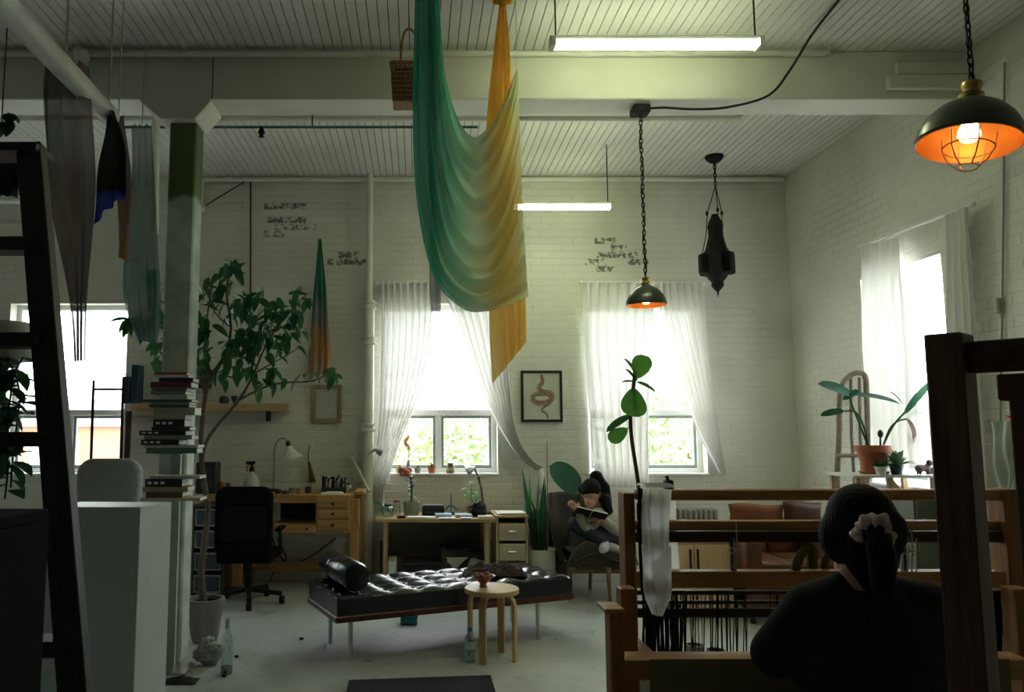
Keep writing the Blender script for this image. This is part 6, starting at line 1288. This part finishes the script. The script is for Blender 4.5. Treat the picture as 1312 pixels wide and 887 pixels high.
vbar('upright', 794, 814, 755, -.22, .07); vbar('upright', 779, 797, 781, -.45, .07); vbar('upright', 1296, 1318, 755, -.22, .07)
obj('post_cap', MB().box(LP(774, 784, -.46).x, LP(800, 784, -.46).x, YL - .47, YL - .36, LP(780, 786, -.46).z, LP(780, 780, -.46).z), loomw, lm, bevel=.003)
for x in (805, 1300): xx = LP(x, 800).x; obj('side_rail', MB().box(xx - .03, xx + .03, YL - .4, YL + .02, LP(800, 850, -.2).z - .04, LP(800, 850, -.2).z + .04), loomw, lm, bevel=.004)
zbb = LP(900, 852, -.42); obj('breast_beam', MB().box(LP(800, 850, -.42).x, LP(1325, 850, -.42).x, YL - .42, YL - .32, zbb.z - .05, zbb.z + .015), loomw, lm, bevel=.012, segs=2, smooth=True)
obj('woven_cloth', MB().grid(lambda u, v: V((LP(830, 850, -.42).x + u * (LP(1290, 850, -.42).x - LP(830, 850, -.42).x), YL - .435 + .012 * math.sin(u * 7) * .3, zbb.z + .02 - v * .22)), 30, 8), M('olive woven cloth', (.22, .18, .09), .9, var=.25, scale=60, stretch=(40, 1, 40)), lm, smooth=2)
obj('lower_rail', MB().box(LP(800, 850, -.4).x, LP(1325, 850, -.4).x, YL - .4, YL - .34, .3, .4), loomw, lm, bevel=.004)
thr = M('black warp thread', (.008, .010, .012), .8); rn = random.Random(9)
# heddle frames and dark band
for k, (y0, y1, dy) in enumerate(((757, 763, .05), (770, 775, .08), (780, 792, .05))): hbar('harness_bar', 816, 1290, y0, y1, dy, .015, M('harness metal', (.03, .035, .04), .4, metal=.4))
mb = MB()
for i in range(110):
    u = rn.random(); x = 822 + u * (960 - 822) if rn.random() < .75 else 960 + rn.random() * 325
    if 822 + 60 < x < 960 and rn.random() < .35: continue
    dy = rn.uniform(.03, .12); a = LP(x, 757, dy); b = LP(x + rn.uniform(-3, 3), 843, dy - .02); mb.tube([a, (a + b) / 2 + V((rn.uniform(-.004, .004), 0, 0)), b], rn.uniform(.0012, .0028), 4)
for i in range(46):
    x = 823 + rn.random() * 55; dy = rn.uniform(.0, .1); a = LP(x, 775, dy); b = LP(x + rn.uniform(-5, 5), 843, dy); mb.tube([a, (a + b) / 2 + V((rn.uniform(-.006, .006), 0, 0)), b], rn.uniform(.002, .0038), 4)
for i in range(30):
    x = 1258 + rn.random() * 34; a = LP(x, 757, .06); b = LP(x, 843, .06); mb.tube([a, b], .003, 4)
o = obj('warp_threads', mb, thr, lm); o['kind'] = 'stuff'
mb = MB()
for x, y0, y1 in ((943, 668, 733), (940, 690, 730), (1163, 672, 733), (1168, 680, 734), (1174, 690, 733), (1155, 700, 733)): mb.tube([LP(x, y0, -.02), LP(x + 1, (y0 + y1) / 2, -.03), LP(x, y1, -.03)], .0022, 5)
for cx_, cy_ in ((945, 706), (1168, 706)):
    for k in range(5): t = k * 1.26; mb.tube([LP(cx_, cy_, -.03), LP(cx_ + 11 * math.cos(t), cy_ + 7 * math.sin(t), -.035)], .0022, 4)
obj('tie_strings', mb, M('white string', (.5, .5, .47), .8), lm)['kind'] = 'stuff'
vbar('reed_post', 936.5, 941.5, 690, .0, .02, M('harness metal', (.03, .035, .04), .4, metal=.4), LP(938, 735).z); vbar('reed_post', 1158, 1162, 690, .0, .02, M('harness metal', (.03, .035, .04), .4, metal=.4), LP(938, 735).z)
# metal lever stack beside the left upright
for y0, y1 in ((627, 640), (645, 668), (672, 684), (690, 697)): obj('ratchet', MB().box(LP(818, y0, -.03).x, LP(826, y0, -.03).x, YL - .04, YL, LP(820, y1, -.03).z, LP(820, y0, -.03).z), iron, lm, bevel=.004)
obj('ratchet_rod', MB().tube([LP(819, 625, -.04), LP(820, 700, -.04), LP(823, 760, -.04)], .006, 6), iron, lm)
# shawl over the top beam
shm = sheer('white shawl', [(0, (.92, .94, .95)), (1, (.95, .96, .95))], tr=.06, tl=.65, noise_amt=.1)
sl = thing('shawl', 'white gauze shawl hung over the loom top beam', 'shawl', LP(840, 790, -.05)); mls = lambda x, y: LP(x, y, -.07)
obj('front_fold', drape([(824, 626), (823, 670), (824, 720), (826, 760), (836, 788)], [(859, 627), (857, 665), (859, 720), (861, 760), (850, 790)], mls, (0, 1, 0), 3, .018, 30, 40, wob=.006), shm, sl, smooth=2)
obj('loop_fold', drape([(836, 722), (838, 745), (842, 770), (846, 780)], [(860, 700), (861, 730), (858, 757), (850, 779)], lambda x, y: LP(x, y, -.1), (0, 1, 0), 1.5, .012, 16, 18, wob=.004), shm, sl, smooth=2)
obj('top_fold', MB().grid(lambda u, v: V((LP(823.5, 627).x + u * (LP(859.5, 627).x - LP(823.5, 627).x), YL + .02 - .06 * math.cos(math.pi * (1 - v)), LP(840, 626, 0).z + .006 + .012 * math.sin(math.pi * v))), 16, 8), shm, sl, smooth=2)
obj('back_fold', drape([(845, 630), (846, 690), (842, 740)], [(864, 630), (868, 690), (872, 735)], lambda x, y: LP(x, y, .1), (0, 1, 0), 2, .012, 16, 18, wob=.004), shm, sl, smooth=2)
q = LP(857, 627.5, .03); cl_ = thing('clamp', 'small black clamp on top of the loom beam', 'clamp', q); obj('jaw', MB().box(q.x - .012, q.x + .016, q.y - .01, q.y + .03, q.z, q.z + .035), black, cl_, bevel=.004); obj('screw', MB().tube([q + V((.002, .01, .03)), q + V((-.004, .01, .05))], .007, 8), black, cl_)
# olive yarn skeins on the beater rail
ym_ = M('olive yarn', (.20, .17, .05), .9, var=.35, scale=60, stretch=(30, 30, 3), bump=.6)
zr = LP(1030, 733, 0).z
for i, (pts, r_) in enumerate(((((1018, 732), (1024, 715), (1032, 703), (1036, 699), (1041, 708), (1040, 732)), .016), (((1056, 732), (1058, 716), (1070, 709), (1085, 711), (1094, 722), (1096, 732)), .013))):
    yk = thing('yarn_skein', ('olive yarn skein arched on the loom rail', 'pale olive yarn skein curled behind the weaver on the loom rail')[i], 'yarn', LP(pts[0][0], 733, .02)); sp = smooth_poly([LP(x, y, .015) for x, y in pts], 4); sp[0].z = sp[-1].z = zr + r_ * .5
    for k in range(4): off = V((.008 * math.cos(k * 1.57), .010 * math.sin(k * 1.57), .004 * (k % 2))); obj('strand', MB().tube([p + off for p in sp], r_ * .62, 7), ym_, yk, smooth=True)

# second loom at the near right
Y2 = 1.85
l2_ = thing('tall_loom_frame', 'tall dark loom frame standing next to the weaver', 'loom', (P(1220, 800, Y2).x, Y2, 0))
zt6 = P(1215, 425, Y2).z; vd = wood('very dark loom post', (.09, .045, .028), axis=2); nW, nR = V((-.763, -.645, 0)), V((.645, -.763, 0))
pc0 = P(1237, 500, Y2); pc0 = V((pc0.x, pc0.y, 0))     # near corner between the wide face and the narrow right face
def post(c, wide, deep, z0, z1, nm, m=vd): return obj(nm, MB().prism([c, c - nR * wide, c - nR * wide - nW * deep, c - nW * deep], (0, 0, z1 - z0)) if z0 == 0 else MB().prism([p + V((0, 0, z0)) for p in (c, c - nR * wide, c - nR * wide - nW * deep, c - nW * deep)], (0, 0, z1 - z0)), m, l2_, bevel=.004)
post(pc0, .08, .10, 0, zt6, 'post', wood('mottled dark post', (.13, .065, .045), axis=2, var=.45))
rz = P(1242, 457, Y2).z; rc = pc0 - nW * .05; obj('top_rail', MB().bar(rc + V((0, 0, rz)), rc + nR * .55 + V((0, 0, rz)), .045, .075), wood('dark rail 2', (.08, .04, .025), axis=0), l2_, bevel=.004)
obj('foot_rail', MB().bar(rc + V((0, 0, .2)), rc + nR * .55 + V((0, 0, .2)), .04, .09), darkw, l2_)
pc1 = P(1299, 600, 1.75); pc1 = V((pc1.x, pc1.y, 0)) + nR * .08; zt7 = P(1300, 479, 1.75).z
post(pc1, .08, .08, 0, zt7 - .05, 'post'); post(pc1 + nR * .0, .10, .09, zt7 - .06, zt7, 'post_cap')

# ================================================================== WEAVER
Yv = 2.2
def WV(x, y, dy=0): return P(x, y, Yv + dy)
wvr = thing('person', 'person in black with ponytail in a pale scrunchie seated weaving at the loom', 'person', (WV(1110, 800).x, Yv, .48))
hd = WV(1101, 674, 0); hx = WV(1115, 850).x
body = MB(); body.ball(hd, .078, .098, .112, 18, 12); body.ball(hd + V((.0, .07, -.06)), .04, .04, .045); body.limb([hd - V((0, 0, .05)), WV(1106, 745, -.02)], [.055, .058])
shL, shR = WV(1040, 782, 0), WV(1184, 780, 0); elL, elR = WV(992, 838, .03), WV(1205, 868, .02); haL, haR = WV(1030, 838, .33), WV(1160, 850, .33)
nb = WV(1108, 748, -.02)
secs = [(V((hx, Yv, .48)), V((.19, 0, 0)), V((0, .15, 0))), (V((hx, Yv, .6)), V((.17, 0, 0)), V((0, .13, 0))), (V((hx, Yv - .01, .78)), V((.165, 0, 0)), V((0, .125, 0))), (V((hx, Yv, .92)), V((.18, 0, 0)), V((0, .125, 0))), (V((hx, Yv, 1.0)), V((.175, 0, 0)), V((0, .10, 0))), (V((nb.x, Yv, nb.z - .0)), V((.07, 0, 0)), V((0, .07, 0)))]
body.loft(secs); body.limb([shL, elL, haL], [.055, .042, .03]); body.limb([shR, elR, haR], [.055, .042, .03])
for s, kx in ((-1, -.12), (1, .12)):
    hp_ = V((hx + kx, Yv + .02, .56)); kn = V((hx + kx * 1.3, Yv + .42, .52)); an = V((hx + kx * 1.2, Yv + .40, .09)); body.limb([hp_, kn, an], [.085, .06, .04]); body.limb([an - V((0, 0, .03)), an + V((0, .16, -.05))], [.04, .032])
hand(body, haL, (.5, .8, -.1), (0, .2, 1), 1, .7, -1); hand(body, haR, (-.5, .8, -.1), (0, .2, 1), 1, .7, 1)
for s in (-1, 1): body.ball(hd + V((.08 * s, -.0, -.012)), .012, .022, .032, 8, 6)
body.ball(hd + V((-.005, .1, -.02)), .014, .022, .02, 8, 6)
bake(body, 'body', skin, wvr, .011, 5)
for s in (-1, 1): obj('eye', MB().ball(hd + V((.032 * s, .09, .01)), .011, .008, .007, 8, 6), M('dark eye', (.02, .015, .012), .3), wvr, smooth=True)
sw = MB(); sw.loft([(c, ex * 1.16, ey * 1.2) for c, ex, ey in secs[1:-1]] + [(V((nb.x, Yv, nb.z - .01)), V((.085, 0, 0)), V((0, .085, 0)))]); sw.limb([V((nb.x - .04, Yv, nb.z - .03)), shL, elL, haL.lerp(elL, .12)], [.06, .075, .066, .045]); sw.limb([V((nb.x + .04, Yv, nb.z - .03)), shR, elR, haR.lerp(elR, .12)], [.06, .078, .066, .045])
bake(sw, 'sweater', M('black sweater', (.006, .006, .007), .95, var=.3, scale=60, bump=.3, bscale=150), wvr, .012, 6)
pn = MB(); pn.loft([(V((hx, Yv, .485)), V((.2, 0, 0)), V((0, .16, 0))), (V((hx, Yv, .62)), V((.185, 0, 0)), V((0, .145, 0)))])
for s, kx in ((-1, -.12), (1, .12)): pn.limb([V((hx + kx, Yv + .02, .57)), V((hx + kx * 1.3, Yv + .42, .52)), V((hx + kx * 1.2, Yv + .40, .13))], [.1, .075, .055])
bake(pn, 'trousers', M('black trousers', (.008, .008, .01), .9), wvr, .014, 5)
hm = MB(); hm.ball(hd + V((0, -.012, .016)), .088, .102, .102, 20, 12); hm.ball(hd + V((.012, -.05, -.075)), .06, .05, .06, 14, 9); hm.ball(hd + V((.01, -.06, -.01)), .08, .06, .085, 16, 10)
tie = WV(1122, 684, -.13); hm.limb([hd + V((.0, -.04, -.03)), hd + V((.004, -.04, -.14))], [.078, .055]); hm.ball(hd + V((-.026, .015, -.03)), .075, .075, .085, 14, 9); hm.limb([hd + V((.02, -.08, .0)), tie], [.06, .04]); hm.limb([tie + V((.0, -.02, -.01)), WV(1128, 702, -.17), WV(1131, 722, -.16), WV(1130, 745, -.145), WV(1126, 762, -.14)], [.026, .034, .035, .03, .012])
bake(hm, 'hair', hair, wvr, .01, 3)
sc_ = MB(); ax = (WV(1131, 700, -.17) - (hd + V((.02, -.08, 0)))).normalized(); ux = ax.cross(V((0, 0, 1))).normalized(); uy = ax.cross(ux)
def scr(u, v):
    a = 2 * math.pi * u; R_ = .030 + .004 * math.sin(5 * a) + .004 * math.sin(3 * a + 1); t = 2 * math.pi * v; r = .019 + .003 * math.sin(11 * a + t)
    return tie + V((-.006, -.004, .006)) + (ux * math.cos(a) + uy * math.sin(a)) * (R_ + r * math.cos(t)) + ax * (r * math.sin(t) + .006 * math.sin(6 * a))
sc_.grid(scr, 72, 12); obj('scrunchie', sc_, M('pale pink satin', (.66, .48, .50), .35, var=.15), wvr, smooth=2)
bn = thing('loom_bench', 'low dark wooden bench under the weaver', 'bench', (hx, Yv, 0)); obj('seat', MB().box(hx - .4, hx + .4, Yv - .17, Yv + .17, .44, .475), darkw, bn, bevel=.004)
for s in (-.36, .36): obj('leg', MB().box(hx + s - .02, hx + s + .02, Yv - .15, Yv + .15, 0, .44), darkw, bn, bevel=.003)
# pots seen through the warp
for i, (x, y, r_, h_) in enumerate(((890, 832, .055, .2), (917, 830, .055, .17), (943, 828, .055, .13))):
    q = G(x, y, 0); q = V((P(x, 830, 4.9).x, 4.9, 0)); lathe_thing('clay_pot', ('grey clay pot on the floor behind the warp threads', 'dark clay pot on the floor next to the grey one', 'small flared clay pot at the end of the pot row')[i], 'pot', q, [(.001, 0), (r_ * .6, 0), (r_ * .95, h_ * .7), (r_, h_), (r_ * .85, h_), (r_ * .8, h_ * .6), (.001, h_ * .3)], M('clay pot %d' % i, ((.2, .2, .19), (.06, .06, .055), (.12, .11, .1))[i], .7), 22)
